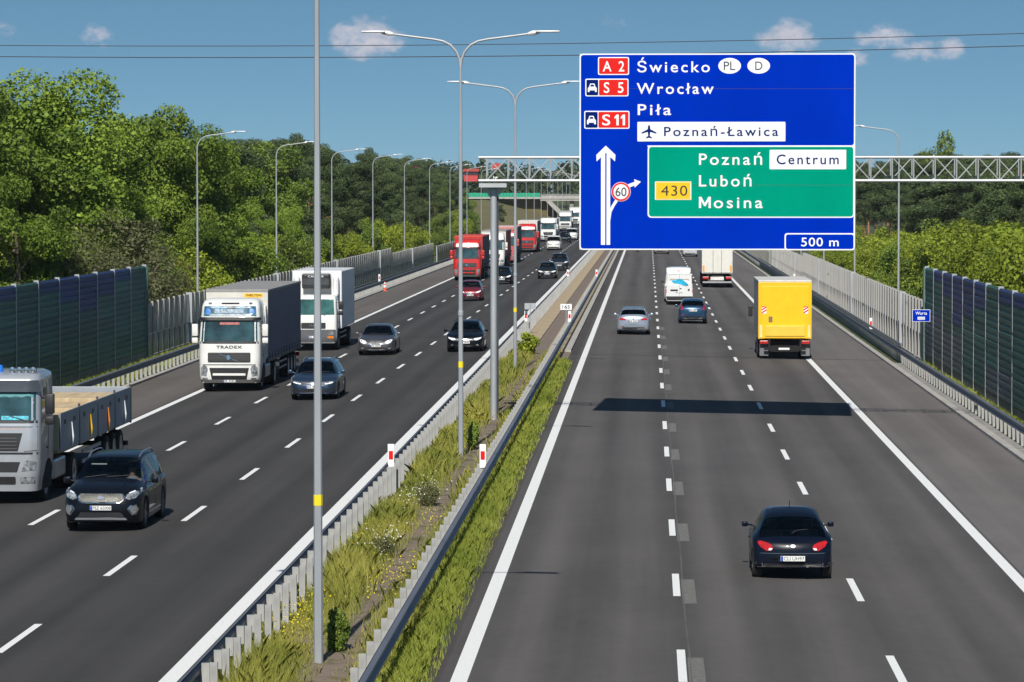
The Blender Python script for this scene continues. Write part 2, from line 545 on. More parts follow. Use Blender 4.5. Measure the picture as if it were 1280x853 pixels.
# kerbs along the outer shoulders
def kerb(name, x0, x1, parent=None):
    m = MB()
    for k in range(0, 60):
        pass
    m.box(x0, x1, Y0, Y1, zg(x0) - .3, zg((x0 + x1) / 2) + .10, 0)
    return prop(m.build(name, CONC, parent), kind='structure')
kerb('kerb_right', 11.3, 11.55); kerb('kerb_left', -21.75, -21.5)

# the land: verges on the embankment, falling to the river meadow, one sheet out to the horizon
def land_mat():
    m = pm('meadow', (.045, .070, .018), rough=.95, var=.35, scale=.35, detail=8, col2=(.095, .115, .032), bump=.3, bscale=3)
    return m
prof = [(-7000, 3.0), (-900, -1.0), (-260, -4.5), (-44, -4.6), (-27.5, -.75), (-25.0, -.48), (-21.76, -.40), (-21.7, -1.6), (-7.2, -1.6), (-3.7, -1.6), (11.5, -1.6), (11.56, -.36), (14.2, -.46), (16.5, -.75), (32, -4.6), (260, -4.5), (900, -1.0), (7000, 3.0)]
ys = [-300, -80, 40, 80, 120, 160, 200, 260, 330, 420, 520, 640, 760, 900, 1100, 1500, 2600, 4500, 9000]
vs, fs = [], []
for yy in ys:
    for (x, z) in prof:
        vs.append((x, yy, z))
n = len(prof)
for j in range(len(ys) - 1):
    for i in range(n - 1):
        fs.append((j * n + i, j * n + i + 1, (j + 1) * n + i + 1, (j + 1) * n + i))
prop(mesh_obj('ground', vs, fs, land_mat()), kind='structure')

# median: soil and grass before the bridge, slabs over the gap on it
def median_mat():
    m = bpy.data.materials.new('median_soil'); m.use_nodes = True
    nt = m.node_tree; N, L = nt.nodes, nt.links
    b = N['Principled BSDF']; b.inputs['Roughness'].default_value = .95
    t = N.new('ShaderNodeTexCoord')
    n1 = N.new('ShaderNodeTexNoise'); n1.inputs['Scale'].default_value = 1.2; n1.inputs['Detail'].default_value = 8; n1.inputs['Roughness'].default_value = .65
    n2 = N.new('ShaderNodeTexNoise'); n2.inputs['Scale'].default_value = 14; n2.inputs['Detail'].default_value = 6
    L.new(t.outputs['Object'], n1.inputs['Vector']); L.new(t.outputs['Object'], n2.inputs['Vector'])
    r = N.new('ShaderNodeValToRGB'); r.color_ramp.elements[0].color = (.13, .095, .07, 1); r.color_ramp.elements[1].color = (.28, .22, .17, 1)
    L.new(n2.outputs[0], r.inputs[0])
    r2 = N.new('ShaderNodeValToRGB'); r2.color_ramp.elements[0].position = .5; r2.color_ramp.elements[1].position = .62
    L.new(n1.outputs[0], r2.inputs[0])
    mx = N.new('ShaderNodeMix'); mx.data_type = 'RGBA'; L.new(r2.outputs[0], mx.inputs[0]); L.new(r.outputs[0], mx.inputs[6]); mx.inputs[7].default_value = (.10, .095, .035, 1)
    L.new(mx.outputs[2], b.inputs['Base Color'])
    bp = N.new('ShaderNodeBump'); bp.inputs['Strength'].default_value = .6; bp.inputs['Distance'].default_value = .03
    L.new(n2.outputs[0], bp.inputs['Height']); L.new(bp.outputs[0], b.inputs['Normal'])
    return m
rs = random.Random(11)
nx, ny = 14, 160
vs, fs = [], []
for j in range(ny + 1):
    yy = 20 + (170.0 - 20) * j / ny
    for i in range(nx + 1):
        x = -7.16 + 3.42 * i / nx
        h = 0 if i in (0, nx) else .05 * math.sin(math.pi * i / nx) + rs.uniform(-.025, .025)
        vs.append((x, yy, h - .006))
for j in range(ny):
    for i in range(nx):
        a = j * (nx + 1) + i
        fs.append((a, a + 1, a + nx + 2, a + nx + 1))
prop(mesh_obj('median_ground', vs, fs, median_mat(), None, 0), kind='structure')
prop(strip('median_ground_near', (-7.16, -3.74), Y0, 20, median_mat(), dz=-.006, zf=lambda x: 0), kind='structure')
TAN = pm('tan_slab', (.42, .33, .21), rough=.9, var=.16, scale=.8, stretch=(1, .15, 1))
BRN = pm('brown_gap_cover', (.20, .155, .125), rough=.9, var=.2, scale=.8, stretch=(1, .1, 1))
MED = thing('median_walkway', 'tan and brown slab strips covering the gap between the two carriageways', 'walkway', (0, 170, 0))
MED['kind'] = 'structure'; del MED['category']
slab = MB().box(-.44, .44, 0, 5.94, -.25, .05).build('slab', TAN, MED); slab.location = (-6.12, 0, 0)
gapc = MB().box(-.36, .36, 0, 5.94, -.25, .02).build('gap_cover', BRN, MED); gapc.location = (-5.30, 0, 0)
for k in range(1, 60): inst(slab, MED, (-6.12, 6 * k, 0)); inst(gapc, MED, (-5.30, 6 * k, 0))
for k in range(60): inst(slab, MED, (-4.50, 6 * k, 0))
MB().box(-7.12, -6.58, 0, 372, -.4, .12).box(-4.04, -3.76, 0, 372, -.4, .10).build('kerb', CONC, MED)
prop(strip('median_far', (-7.16, -3.74), 542.5, Y1, land_mat(), dz=-.006, zf=lambda x: 0), kind='structure')
prop(strip('verge_drain', (11.56, 12.0), Y0, 166, CONC_D, dz=.02, zf=lambda x: -.33), kind='structure')

# ================================================================== GUARDRAILS
def w_profile(s):
    """W-beam section (x, z), bulging towards s"""
    return [(0, -.155), (s * .012, -.155), (s * .078, -.118), (s * .078, -.072), (s * .02, -.025), (s * .02, .025), (s * .078, .072), (s * .078, .118), (s * .012, .155), (0, .155),
            (0, .155 - .001), (s * .072 - s * .004, .118), (s * .068, .072), (s * .010, .025), (s * .010, -.025), (s * .068, -.072), (s * .068, -.118), (0, -.15)]
def beam_mesh(s, y0, y1, zc, x):
    prof = w_profile(s)[:10]
    back = [(p[0] - s * .006, p[1]) for p in reversed(prof)]
    prof = prof + back
    n = len(prof)
    vs = [(x + p[0], y, zc + p[1]) for y in (y0, y1) for p in prof]
    fs = [(i, (i + 1) % n, n + (i + 1) % n, n + i) for i in range(n)]
    return vs, fs
def upost(s, w=.115, d=.075, t=.010):
    return [(-w / 2, -d / 2), (w / 2, -d / 2), (w / 2, d / 2), (w / 2 - t, d / 2), (w / 2 - t, -d / 2 + t), (-w / 2 + t, -d / 2 + t), (-w / 2 + t, d / 2), (-w / 2, d / 2)]
def guardrail(label, xb, s, z, near, ind_end, far, phase, step=1.5, zc=.60, ptop=.74, spacer=True, rails2=None, lift=0):
    """xb: x of the beam; the beam bulges towards s, posts stand on its other side"""
    g = thing('guardrail', label, 'guardrail', (xb, near, z))
    L = far - near
    nb = int(L // 48) + 1
    for k in range(nb):
        a, b = k * 48, min((k + 1) * 48, L)
        if b > a:
            v, f = beam_mesh(s, a, b + (.2 if k < nb - 1 else 0), zc, (0.001 * (k % 2)))
            o = mesh_obj('beam', v, f, RAIL, g, 30)
    if rails2:
        (za, zb2), (r0, r1) = rails2
        MB().box(-.05, .05, r0 - near, r1 - near, za, zb2, .02).build('box_rail', RAIL, g)
    px = -s * (.20 if spacer else .07)
    pm_ = MB().prism(upost(s), -.15, ptop, 'xy')
    cap = None
    first = True
    y = phase
    while y < near: y += step
    src = sp = None
    while y < ind_end:
        if src is None:
            src = pm_.build('post', STEEL_POST, g); src.location = (px, y - near, 0)
            if spacer:
                sp = MB().box(-.062, .062, -.03, .03, -.17, .125).build('spacer', STEEL_POST, g); sp.location = (-s * .075, y - near, zc)
        else:
            o = inst(src, g, (px + rs.uniform(-.006, .006), y - near, rs.uniform(-.02, .015)), (rs.uniform(-.012, .012), rs.uniform(-.012, .012), 0))
            if sp: inst(sp, g, (-s * .075, y - near, zc))
        y += step
    m = MB()
    while y < far:
        m.box(px - .055, px + .055, y - near - .035, y - near + .035, -.15, ptop)
        if spacer: m.box(-s * .075 - .062, -s * .075 + .062, y - near - .03, y - near + .03, zc - .17, zc + .125)
        y += step
    if m.v: prop(m.build('far_posts', STEEL_POST, g), kind='stuff')
    return g
guardrail('guardrail on grey posts between the left carriageway and the grassy median', -6.78, -1, 0, 38, 172, 700, 52.4)
guardrail('guardrail on the right-hand side of the median, beside the lanes leading away', -4.20, 1, 0, 38, 172, 700, 51.9)
guardrail('guardrail along the left shoulder in front of the dark noise wall', -22.35, 1, -.42, 100, 172, 700, 100, 1.33, ptop=.70, spacer=False)
guardrail('guardrail along the right shoulder in front of the striped noise wall', 12.05, -1, -.36, 60, 172, 700, 60, 1.33, ptop=.70, spacer=False, rails2=((.86, .96), (166, 378)))

# ================================================================== NOISE WALLS
NW_G = pm('green_noise_panel', (.048, .150, .118), rough=.6, var=.2, scale=2.2, stretch=(1, .4, 3), objvar=.22)
NW_B = pm('blue_noise_panel', (.030, .060, .19), rough=.6, var=.18, scale=2.2, stretch=(1, .4, 3), objvar=.18)
def graffiti_mat():
    m = pm('sprayed_noise_panel', (.07, .13, .11), rough=.6, var=.15, scale=2.2)
    nt = m.node_tree; N, L = nt.nodes, nt.links
    b = N['Principled BSDF']; src = b.inputs['Base Color'].links[0].from_socket
    t = N.new('ShaderNodeTexCoord'); mp = N.new('ShaderNodeMapping'); mp.inputs['Scale'].default_value = (1, .9, 1.6)
    geo = N.new('ShaderNodeNewGeometry'); L.new(geo.outputs['Position'], mp.inputs[0])
    w = N.new('ShaderNodeTexWave'); w.inputs['Scale'].default_value = 1.4; w.inputs['Distortion'].default_value = 9; w.inputs['Detail'].default_value = 2; w.bands_direction = 'Y'
    L.new(mp.outputs[0], w.inputs['Vector'])
    r = N.new('ShaderNodeValToRGB'); r.color_ramp.elements[0].position = .55; r.color_ramp.elements[1].position = .75
    L.new(w.outputs[0], r.inputs[0])
    mx = N.new('ShaderNodeMix'); mx.data_type = 'RGBA'; L.new(r.outputs[0], mx.inputs[0]); L.new(src, mx.inputs[6]); mx.inputs[7].default_value = (.22, .18, .24, 1)
    L.new(mx.outputs[2], b.inputs['Base Color'])
    return m
NW_S = graffiti_mat()
def noise_wall(label, X, s, yfar, bays, blues, base=-.5, sprayed=()):
    """bays of 5 m counted from the far end; s: the side the road is on"""
    g = thing('noise_wall', label, 'noise wall', (X, yfar, base))
    EH = .52
    prof = []
    for k in range(2):                      # two trapezoid ribs on each cassette
        z = k * EH / 2
        prof += [(.0, z + .006), (.0, z + .05), (.042, z + .075), (.042, z + .20), (.0, z + .225)]
    prof = [(0, 0.003)] + prof + [(0, EH - .004)]
    full = [(s * (.045 + p[0]), p[1]) for p in prof] + [(-s * .05, EH - .004), (-s * .05, .003)]
    n = len(full)
    vs = [(p[0], y, p[1]) for y in (-4.85, 0) for p in full]
    fs = [(i, (i + 1) % n, n + (i + 1) % n, n + i) for i in range(n)] + [tuple(range(n)), tuple(n + i for i in reversed(range(n)))]
    srcs = {}
    post = None
    pl = None
    for b in range(bays + 1):
        y = -5 * b
        if post is None:
            post = MB().box(-.10, .10, -.014, .014, 0, 4.78).box(-.10, -.085, -.08, .08, 0, 4.78).box(.085, .10, -.08, .08, 0, 4.78).build('post', STEEL, g)
            post.location = (0, y, 0)
        else: inst(post, g, (0, y, 0))
        if b == bays: break
        if pl is None:
            pl = MB().box(-.07, .07, -4.85, 0, -.2, .55).build('plinth', CONC_D, g); pl.location = (0, y - .075, 0)
        else: inst(pl, g, (0, y - .075, 0))
        for e in range(8):
            key = 'B' if e >= 8 - blues[b % len(blues)] else ('S' if (b, e) in sprayed else 'G')
            if key not in srcs:
                o = mesh_obj('panel', vs, fs, {'B': NW_B, 'G': NW_G, 'S': NW_S}[key], g)
                bm = bmesh.new(); bm.from_mesh(o.data); bmesh.ops.recalc_face_normals(bm, faces=bm.faces); bm.to_mesh(o.data); bm.free()
                srcs[key] = o
            else: o = inst(srcs[key], g)
            o.location = (rs.uniform(-.008, .008), y - .075, .555 + e * EH)
    MB().box(-.16, .16, .02, .30, 0, 4.72).build('end_panel', NW_G, g)
    return g
noise_wall('tall dark green noise wall with blue upper panels beside the left carriageway', -24.6, 1, 169.2, 13, [0, 1, 2, 3, 2, 1, 0, 1])
noise_wall('tall striped green and blue noise wall beside the right shoulder', 13.3, -1, 166.8, 13, [0, 1, 2, 4, 3, 2, 0, 1, 1], sprayed={(b, e) for b in range(4) for e in range(4 - b // 2)} | {(6, 0), (7, 0), (7, 1), (6, 1)})

# ================================================================== SCREENS ON THE BRIDGE
FIN = pm('pale_screen_fin', (.34, .335, .32), rough=.7, var=.16, scale=2, stretch=(1, 1, .4))
def acrylic():
    m = bpy.data.materials.new('dusty_acrylic'); m.use_nodes = True
    nt = m.node_tree; N, L = nt.nodes, nt.links
    b = N['Principled BSDF']; b.inputs['Base Color'].default_value = (.30, .32, .34, 1); b.inputs['Roughness'].default_value = .35
    tr = N.new('ShaderNodeBsdfTransparent'); tr.inputs[0].default_value = (.72, .78, .80, 1)
    nz = N.new('ShaderNodeTexNoise'); nz.inputs['Scale'].default_value = 1.5; nz.inputs['Detail'].default_value = 6
    t = N.new('ShaderNodeTexCoord'); L.new(t.outputs['Object'], nz.inputs['Vector'])
    r = N.new('ShaderNodeMapRange'); r.inputs[1].default_value = .3; r.inputs[2].default_value = .7; r.inputs[3].default_value = .35; r.inputs[4].default_value = .8
    L.new(nz.outputs[0], r.inputs[0])
    mx = N.new('ShaderNodeMixShader'); L.new(r.outputs[0], mx.inputs[0]); L.new(tr.outputs[0], mx.inputs[1]); L.new(b.outputs[0], mx.inputs[2])
    L.new(mx.outputs[0], N['Material Output'].inputs[0])
    return m
ACR = acrylic()
def bridge_screen(label, X, s, y0, y1, h1, h2, ystep, finw):
    g = thing('bridge_screen', label, 'noise screen', (X, y0, -.45))
    fin = pane = low = rail = None
    nbay = int((y1 - y0) / 2)
    stuff_f, stuff_p = MB(), MB()
    for k in range(nbay + 1):
        y = 2.0 * k
        h = (h1 if y0 + y < ystep else h2)
        if k < 70:
            if fin is None:
                fin = MB().box(-finw / 2, finw / 2, -.03, .03, 0, 1.0).build('fin', FIN, g); o = fin
            else: o = inst(fin, g)
            o.location = (rs.uniform(-.01, .01), y, 0); o.scale = (1, 1, h + .08)
            if k < nbay:
                if pane is None:
                    pane = mesh_obj('pane', [(-.006, .03, 0), (-.006, 1.97, 0), (-.006, 1.97, 1), (-.006, .03, 1), (.006, .03, 0), (.006, 1.97, 0), (.006, 1.97, 1), (.006, .03, 1)],
                                    [(0, 3, 2, 1), (4, 5, 6, 7), (0, 1, 5, 4), (2, 3, 7, 6), (1, 2, 6, 5), (3, 0, 4, 7)], ACR, g); o = pane
                else: o = inst(pane, g)
                o.location = (0, y, h * .46 + .03); o.scale = (1, 1, h * .54 - .03)
                if low is None:
                    low = mesh_obj('lower_pane', [v.co[:] for v in pane.data.vertices], [tuple(p.vertices) for p in pane.data.polygons], ACR, g); o = low
                else: o = inst(low, g)
                o.location = (0, y, .22); o.scale = (1, 1, h * .46 - .24)
        else:
            stuff_f.box(-finw / 2, finw / 2, y - .03, y + .03, 0, h + .08)
            if k < nbay: stuff_p.box(-.006, .006, y + .03, y + 1.97, .22, h)
    ls = ystep - y0
    MB().box(-.045, .045, 0, min(ls, nbay * 2), h1 * .46 - .03, h1 * .46 + .03).build('mid_rail', STEEL, g)
    if ls < nbay * 2: MB().box(-.045, .045, ls, nbay * 2, h2 * .46 - .03, h2 * .46 + .03).build('mid_rail', STEEL, g)
    MB().box(-.13, .13, -.3, nbay * 2, -.4, .2).build('sill_beam', CONC, g)
    for k in (8, 30, 52, 74, 96):
        if k * 2 < nbay * 2: MB().box(-.16, .16, k * 2 - .12, k * 2 + .12, .2, (h1 if y0 + 2 * k < ystep else h2) + .1).build('joint_post', STEEL, g)
    if stuff_f.v: prop(stuff_f.build('far_fins', FIN, g), kind='stuff'); prop(stuff_p.build('far_panes', ACR, g), kind='stuff')
    return g
bridge_screen('grey finned screen on the bridge beyond the dark noise wall on the left', -24.6, 1, 169.9, 398, 2.78, 2.25, 332, .11)
bridge_screen('pale finned screen on the bridge beyond the striped noise wall on the right', 13.35, -1, 167.4, 376, 2.95, 2.6, 300, .20)
YEL = pm('yellow_acrylic', (.50, .33, .02), rough=.4, var=.15, scale=1.5)
YEL2 = pm('olive_acrylic', (.20, .17, .02), rough=.4, var=.15, scale=1.5)
def yellow_screen(label, X, y0, y1, h, mat):
    g = thing('yellow_screen', label, 'noise screen', (X, y0, -.45))
    n = int((y1 - y0) / 4); pn = ps = None
    for k in range(n + 1):
        if ps is None: ps = MB().box(-.06, .06, -.05, .05, 0, h + .1).build('post', STEEL, g)
        else: inst(ps, g, (0, 4 * k, 0))
        if k < n:
            if pn is None: pn = MB().box(-.015, .015, .06, 3.94, .1, h).build('panel', mat, g)
            else: inst(pn, g, (0, 4 * k, 0))
    return g
yellow_screen('low yellow screen at the far end of the bridge on the right', 13.2, 378, 470, 1.7, YEL)
yellow_screen('low olive yellow screen at the far end of the bridge on the left', -24.3, 400, 458, 1.9, YEL2)

# ================================================================== LAMP POSTS
LUM = pm('luminaire_grey', (.62, .63, .64), rough=.4, metal=.2, var=.05)
STICK = pm('yellow_sticker', (.85, .68, .02), rough=.5, var=.05)
ORD = ['first', 'second', 'third', 'fourth', 'fifth', 'sixth', 'seventh', 'eighth', 'ninth', 'tenth', 'eleventh', 'twelfth', 'thirteenth']
def arm_pts(s, z0=11.75):
    P = [(0, z0 - .25), (.03, z0), (.12, z0 + .22), (.30, z0 + .42), (.52, z0 + .53), (.80, z0 + .585), (1.4, z0 + .66), (2.05, z0 + .745)]
    return [(s * a, 0, b) for a, b in P]
def lamp_post(label, x, y, z, sides, group, sticker=True, flange=True):
    g = thing('lamp_post', label, 'lamp post', (x, y, z), 0, group)
    m = MB().tube([(0, 0, 0), (0, 0, 1.6), (0, 0, 11.6)], .1, 8, True, [.080, .076, .040]); m.build('shaft', STEEL, g)
    if flange:
        MB().lathe([(.0, .0), (.18, .0), (.18, .025), (.0, .025)], 12, 'z').build('base_plate', DARKST, g)
        MB().lathe([(.07, 4.2), (.082, 4.22), (.082, 4.34), (.07, 4.36)], 12, 'z').build('collar', STEEL, g) if y > 90 and len(sides) == 2 else None
    if sticker: MB().lathe([(.071, 2.68), (.0765, 2.68), (.0765, 2.86), (.071, 2.86)], 8, 'z').build('yellow_sticker', STICK, g)
    for s in sides:
        MB().tube(arm_pts(s), .036, 8, True, [.044, .042, .04, .038, .036, .035, .034, .032]).build('arm', STEEL, g, 50)
        z0 = 11.75 + .745
        h = MB().tube([(s * 1.98, 0, z0 - .01), (s * 2.12, 0, z0 + .02), (s * 2.32, 0, z0 + .045)], .06, 8, True, [.045, .075, .05])
        h.box(min(s * 2.2, s * 2.92), max(s * 2.2, s * 2.92), -.14, .14, z0 + .035, z0 + .085, .02)
        h.build('luminaire', LUM, g, 40)
    return g
for k, (px, py, lb) in enumerate([(398, 833, 'tall two-armed lamp post nearest the camera, standing in the grassy median'), (576, 573, 'two-armed lamp post in the median just in front of the sign gantry'), (644, 468, 'two-armed lamp post in the median just behind the sign gantry')]):
    x, y = ground(px, py)
    lamp_post(lb, x, y, 0, (-1, 1), None)
for k in range(9):
    y = 204 + 43.6 * k
    lamp_post('single-arm lamp post behind the left bridge screen, %s from the camera' % ORD[k], -26.5, y, -1.2, (1,), 'lamp posts along the left screen', sticker=False, flange=False)
for k in range(6):
    y = 203 + 43 * k
    lamp_post('single-arm lamp post behind the right bridge screen, %s from the camera' % ORD[k], 14.55, y, -.9, (-1,), 'lamp posts along the right screen', sticker=(k < 3), flange=False)
for k in range(9):
    y = 640 + 45 * k
    lamp_post('thin far lamp post rising over the lorry queue, %s from the camera' % ORD[k], -22.4 - (k % 2) * .0, y, -.5, (1,), 'far lamp posts beyond the bridge', False, False)
for k in range(6):
    lamp_post('thin far double lamp post in the median, %s before the overpass' % ORD[5 - k], -5.4, 600 + 60 * k, 0, (-1, 1), 'far median lamp posts', False, False)

# ================================================================== DELINEATORS AND SMALL SIGNS
def delineator(label, x, y, z0, back=1):
    g = thing('delineator', label, 'delineator', (x, y, z0), 0, None)
    MB().box(-.085, .085, -.02, .02, 0, .62, .008).build('plate', WHITE_T, g)
    MB().box(-.055, .055, -.027, -.021, .22, .44).build('red_reflector', RED_T, g)
    return g
for x, z, where in ((-6.70, .66, 'on the guardrail of the oncoming lanes'), (-4.30, .66, 'on the median guardrail by the lanes leading away'), (12.2, .30, 'on the right shoulder guardrail'), (-22.5, .25, 'on the left shoulder guardrail')):
    for k, y in enumerate((90.5, 191, 291)):
        if x > 12 and k == 0 or (x < -20 and k == 0): continue
        delineator('red-white marker plate %s, %s' % (where, ('nearest the camera', 'by the bridge start', 'far along the bridge')[k]), x, y, z)
g = thing('kilometre_sign', 'white plate reading 165 on a short post in the median', 'road sign', (-4.45, 189.3, 0))
MB().tube([(0, .02, 0), (0, .02, 1.7)], .025, 6).build('post', STEEL, g)
MB().prism(rrect(-.31, .31, 1.40, 1.72, .03), 0, .012).build('plate', WHITE_T, g)
letters('lettering', '165', -.20, .20, 1.47, 1.65, -.002, INK, g, .01, 1.0, thick=-.003)
g = thing('kilometre_sign', 'grey back of a small plate on a short post by the oncoming lanes', 'road sign', (-6.45, 190.6, 0))
MB().tube([(0, -.02, 0), (0, -.02, 1.7)], .025, 6).build('post', STEEL, g)
MB().prism(rrect(-.31, .31, 1.38, 1.72, .03), 0, .012).build('plate', STEEL, g)
BLUE_S = pm('blue_sheeting', (.000, .026, .44), rough=.8, var=.10, scale=.45, spec=.0, detail=6, stretch=(1, 1, .35))
g = thing('river_sign', 'small blue sign reading Warta at the end of the right screen', 'road sign', (12.75, 163, -.36))
MB().tube([(-.28, .03, 0), (-.28, .03, 2.7)], .03, 6).build('post', STEEL, g)
MB().prism(rrect(-.42, .42, 2.13, 2.70, .04), 0, .015).build('plate', WHITE_T, g)
MB().prism(rrect(-.40, .40, 2.15, 2.68, .03), -.006, -.002).build('blue_field', BLUE_S, g)
letters('lettering', 'Warta', -.27, .27, 2.46, 2.60, -.008, WHITE_T, g, .012, 1.05, thick=-.003)
MB().prism(rrect(-.17, .17, 2.22, 2.36, .02), -.011, -.008).build('wave_symbol', WHITE_T, g)
for zz_ in (2.25, 2.30):
    MB().prism([(-.15 + .02 * i, zz_ + .012 * (-1) ** i) for i in range(16)] + [(.15 - .02 * i, zz_ + .014 + .012 * (-1) ** (15 - i)) for i in range(16)], -.014, -.012).build('wave_line', BLUE_S, g)
CONE_R = pm('cone_orange_red', (.75, .09, .03), rough=.5, var=.06)
x, y = ground(481, 364)
g = thing('traffic_cone', 'red and white traffic cone on the left shoulder by the guardrail', 'traffic cone', (x, y, zg(x)))
MB().box(-.22, .22, -.22, .22, 0, .04, .01).build('base', CONE_R, g)
MB().lathe([(.15, .04), (.035, .78), (.0, .79)], 16, 'z').build('cone', CONE_R, g, 50)
MB().lathe([(.116, .30), (.119, .30), (.091, .48), (.088, .48)], 16, 'z').build('white_band', WHITE_T, g, 50)
MB().lathe([(.068, .58), (.072, .58), (.052, .70), (.05, .70)], 16, 'z').build('white_band', WHITE_T, g, 50)

# ================================================================== SIGN GANTRY
GD = 118.4
SG = thing('sign_gantry', 'grey lattice gantry on a post in the median carrying the big blue sign', 'gantry', (-5.28, GD + .62, 0))
GREY_G = pm('gantry_paint', (.44, .455, .465), rough=.5, metal=.25, var=.07, scale=2)
gx = lambda X: X + 5.28
zt_, zb_ = 9.02, 8.23
MB().tube([(0, 0, -.2), (0, 0, 7.95)], .115, 12).build('post', STEEL, SG, 40)
MB().box(.07, .165, .08, .24, -.2, 7.95).build('post_dark_strip', DARKST, SG)  # narrow dark strip added along the right of the round post
MB().box(-.48, .46, -.42, .42, 8.03, 8.12).box(-.48, .46, -.46, -.42, 8.0, 8.14).build('head_plate', GREY_G, SG)
for a in (-1, 1):
    MB().prism([(0, 7.5), (a * .40, 8.02), (0, 8.02)], -.02, .02).build('gusset', GREY_G, SG)
for (zz_, rr) in ((zt_, .045), (zb_, .05)):
    for yy in (-.40, .40):
        MB().tube([(-.5, yy, zz_), (20.6, yy, zz_)], rr, 8).build('chord', GREY_G, SG)
up_ = None; dg1 = dg2 = None
NB = 27; BW = 20.6 / 28
for k in range(29):
    for yy in (-.40, .40):
        x = -.22 + .725 * k
        if up_ is None: up_ = MB().tube([(0, 0, zb_), (0, 0, zt_)], .024, 6).build('upright', GREY_G, SG); o = up_
        else: o = inst(up_, SG)
        o.location = (x, yy, 0)
        if k < 28:
            if dg1 is None:
                dg1 = MB().tube([(0, 0, zb_), (.725, 0, zt_)], .02, 6).build('diagonal', GREY_G, SG)
                dg2 = MB().tube([(0, 0, zt_), (.725, 0, zb_)], .02, 6).build('diagonal', GREY_G, SG)
                a_, b_ = dg1, dg2; dg1.location = (x, -.4, 0); dg2.location = (x + .725, -.4, 0)
            else:
                inst(dg1 if (k + (yy > 0)) % 2 == 0 else dg2, SG, (x, yy, 0)) if not (k < 2 and yy < 0) else None
for xs_ in (14.95,):
    for zz_ in (zt_, zb_):
        MB().lathe([(0, -.03), (.09, -.03), (.09, .03), (0, .03)], 12, 'x', (xs_, -.4, zz_)).build('flange', GREY_G, SG)
MB().tube([(20.2, 0, -.8), (20.2, 0, 7.9)], .155, 12).build('post', STEEL, SG, 40)
MB().box(19.7, 20.6, -.42, .42, 8.0, 8.12).build('head_plate', GREY_G, SG)
for xx in (3.2, 5.5, 7.8, 10.1, 12.0):
    MB().box(xx - .05, xx + .05, -.52, -.44, 6.0, 12.5).build('sign_bracket', STEEL, SG)

# the big sign: laid out in the crop's own units, turned into metres on the sign plane
SP = GD / F
def sx(c): return (700 + .3283 * c - VX) * SP
def sz(c): return CAMZ - (50 + .3283 * c - VY) * SP
SIGN = thing('motorway_sign', 'huge blue overhead direction sign with green field reading Poznan, Lubon, Mosina', 'road sign', (0, GD, 0))
SIGN['label'] = 'huge blue overhead direction sign with a green field and white lettering'
GREEN_S = pm('green_sheeting', (.0, .29, .185), rough=.8, var=.09, scale=.45, spec=.0, detail=6, stretch=(1, 1, .35))
YELL_S = pm('yellow_sheeting', (.90, .52, .005), rough=.4, var=.05)
INKB = pm('navy_lettering', (.002, .014, .13), rough=.8, var=.05, spec=.0)
def sprr(name, x0, x1, y0, y1, r, layer, mat, parent=SIGN):
    return MB().prism(rrect(sx(x0), sx(x1), sz(y1), sz(y0), r * .3283 * SP, 5), -.005 * layer - .004, -.005 * layer).build(name, mat, parent)
def spoly(name, pts, layer, mat, parent=SIGN):
    return MB().prism([(sx(a), sz(b)) for a, b in pts], -.005 * layer - .004, -.005 * layer).build(name, mat, parent)
def word(s, x0, x1, y0, y1, layer, mat, bold=.010, sp=1.28):
    return letters('lettering', s, sx(x0), sx(x1), sz(y1), sz(y0), -.005 * layer - .004, mat, SIGN, bold, sp, thick=.003)
# backing boards with their joints, then the printed fields
for (a, b) in ((54, 186.2), (187.4, 404), (404.6, 553), (554.2, 738), (738.6, 799)):
    MB().box(sx(74), sx(1119), .004, .06, sz(b), sz(a)).build('backing_board', STEEL, SIGN)
sprr('white_border', 74, 1119, 54, 799, 14, 0, WHITE_T)
for (a, b) in ((59, 186), (187, 402)):
    pass
sprr('blue_field', 79, 1114, 59, 402, 10, 1, BLUE_S)
sprr('blue_field', 79, 1114, 408, 794, 10, 1, BLUE_S)
spoly('blue_field', [(79, 395), (332, 395), (332, 415), (79, 415)], 1.9, BLUE_S)
sprr('white_border', 333, 1116, 403, 677, 14, 2.8, WHITE_T)
sprr('green_field', 338, 1112, 408, 672, 11, 3.7, GREEN_S)
sprr('white_border', 853, 1118, 735, 800, 10, 2.8, WHITE_T)
sprr('blue_field', 858, 1114, 740, 795, 8, 3.7, BLUE_S)
for (y_, x0_, x1_, l_) in ((187, 80, 1113, 2), (553, 339, 1111, 4.4)):  # thin darker strips laid over the board joints
    spoly('board_joint', [(x0_, y_ - 1), (x1_, y_ - 1), (x1_, y_ + 1.2), (x0_, y_ + 1.2)], l_, pm('joint_gap_blue', (.004, .02, .14), rough=.6, var=.1) if l_ < 3 else pm('joint_gap_green', (.0, .16, .11), rough=.6, var=.1))
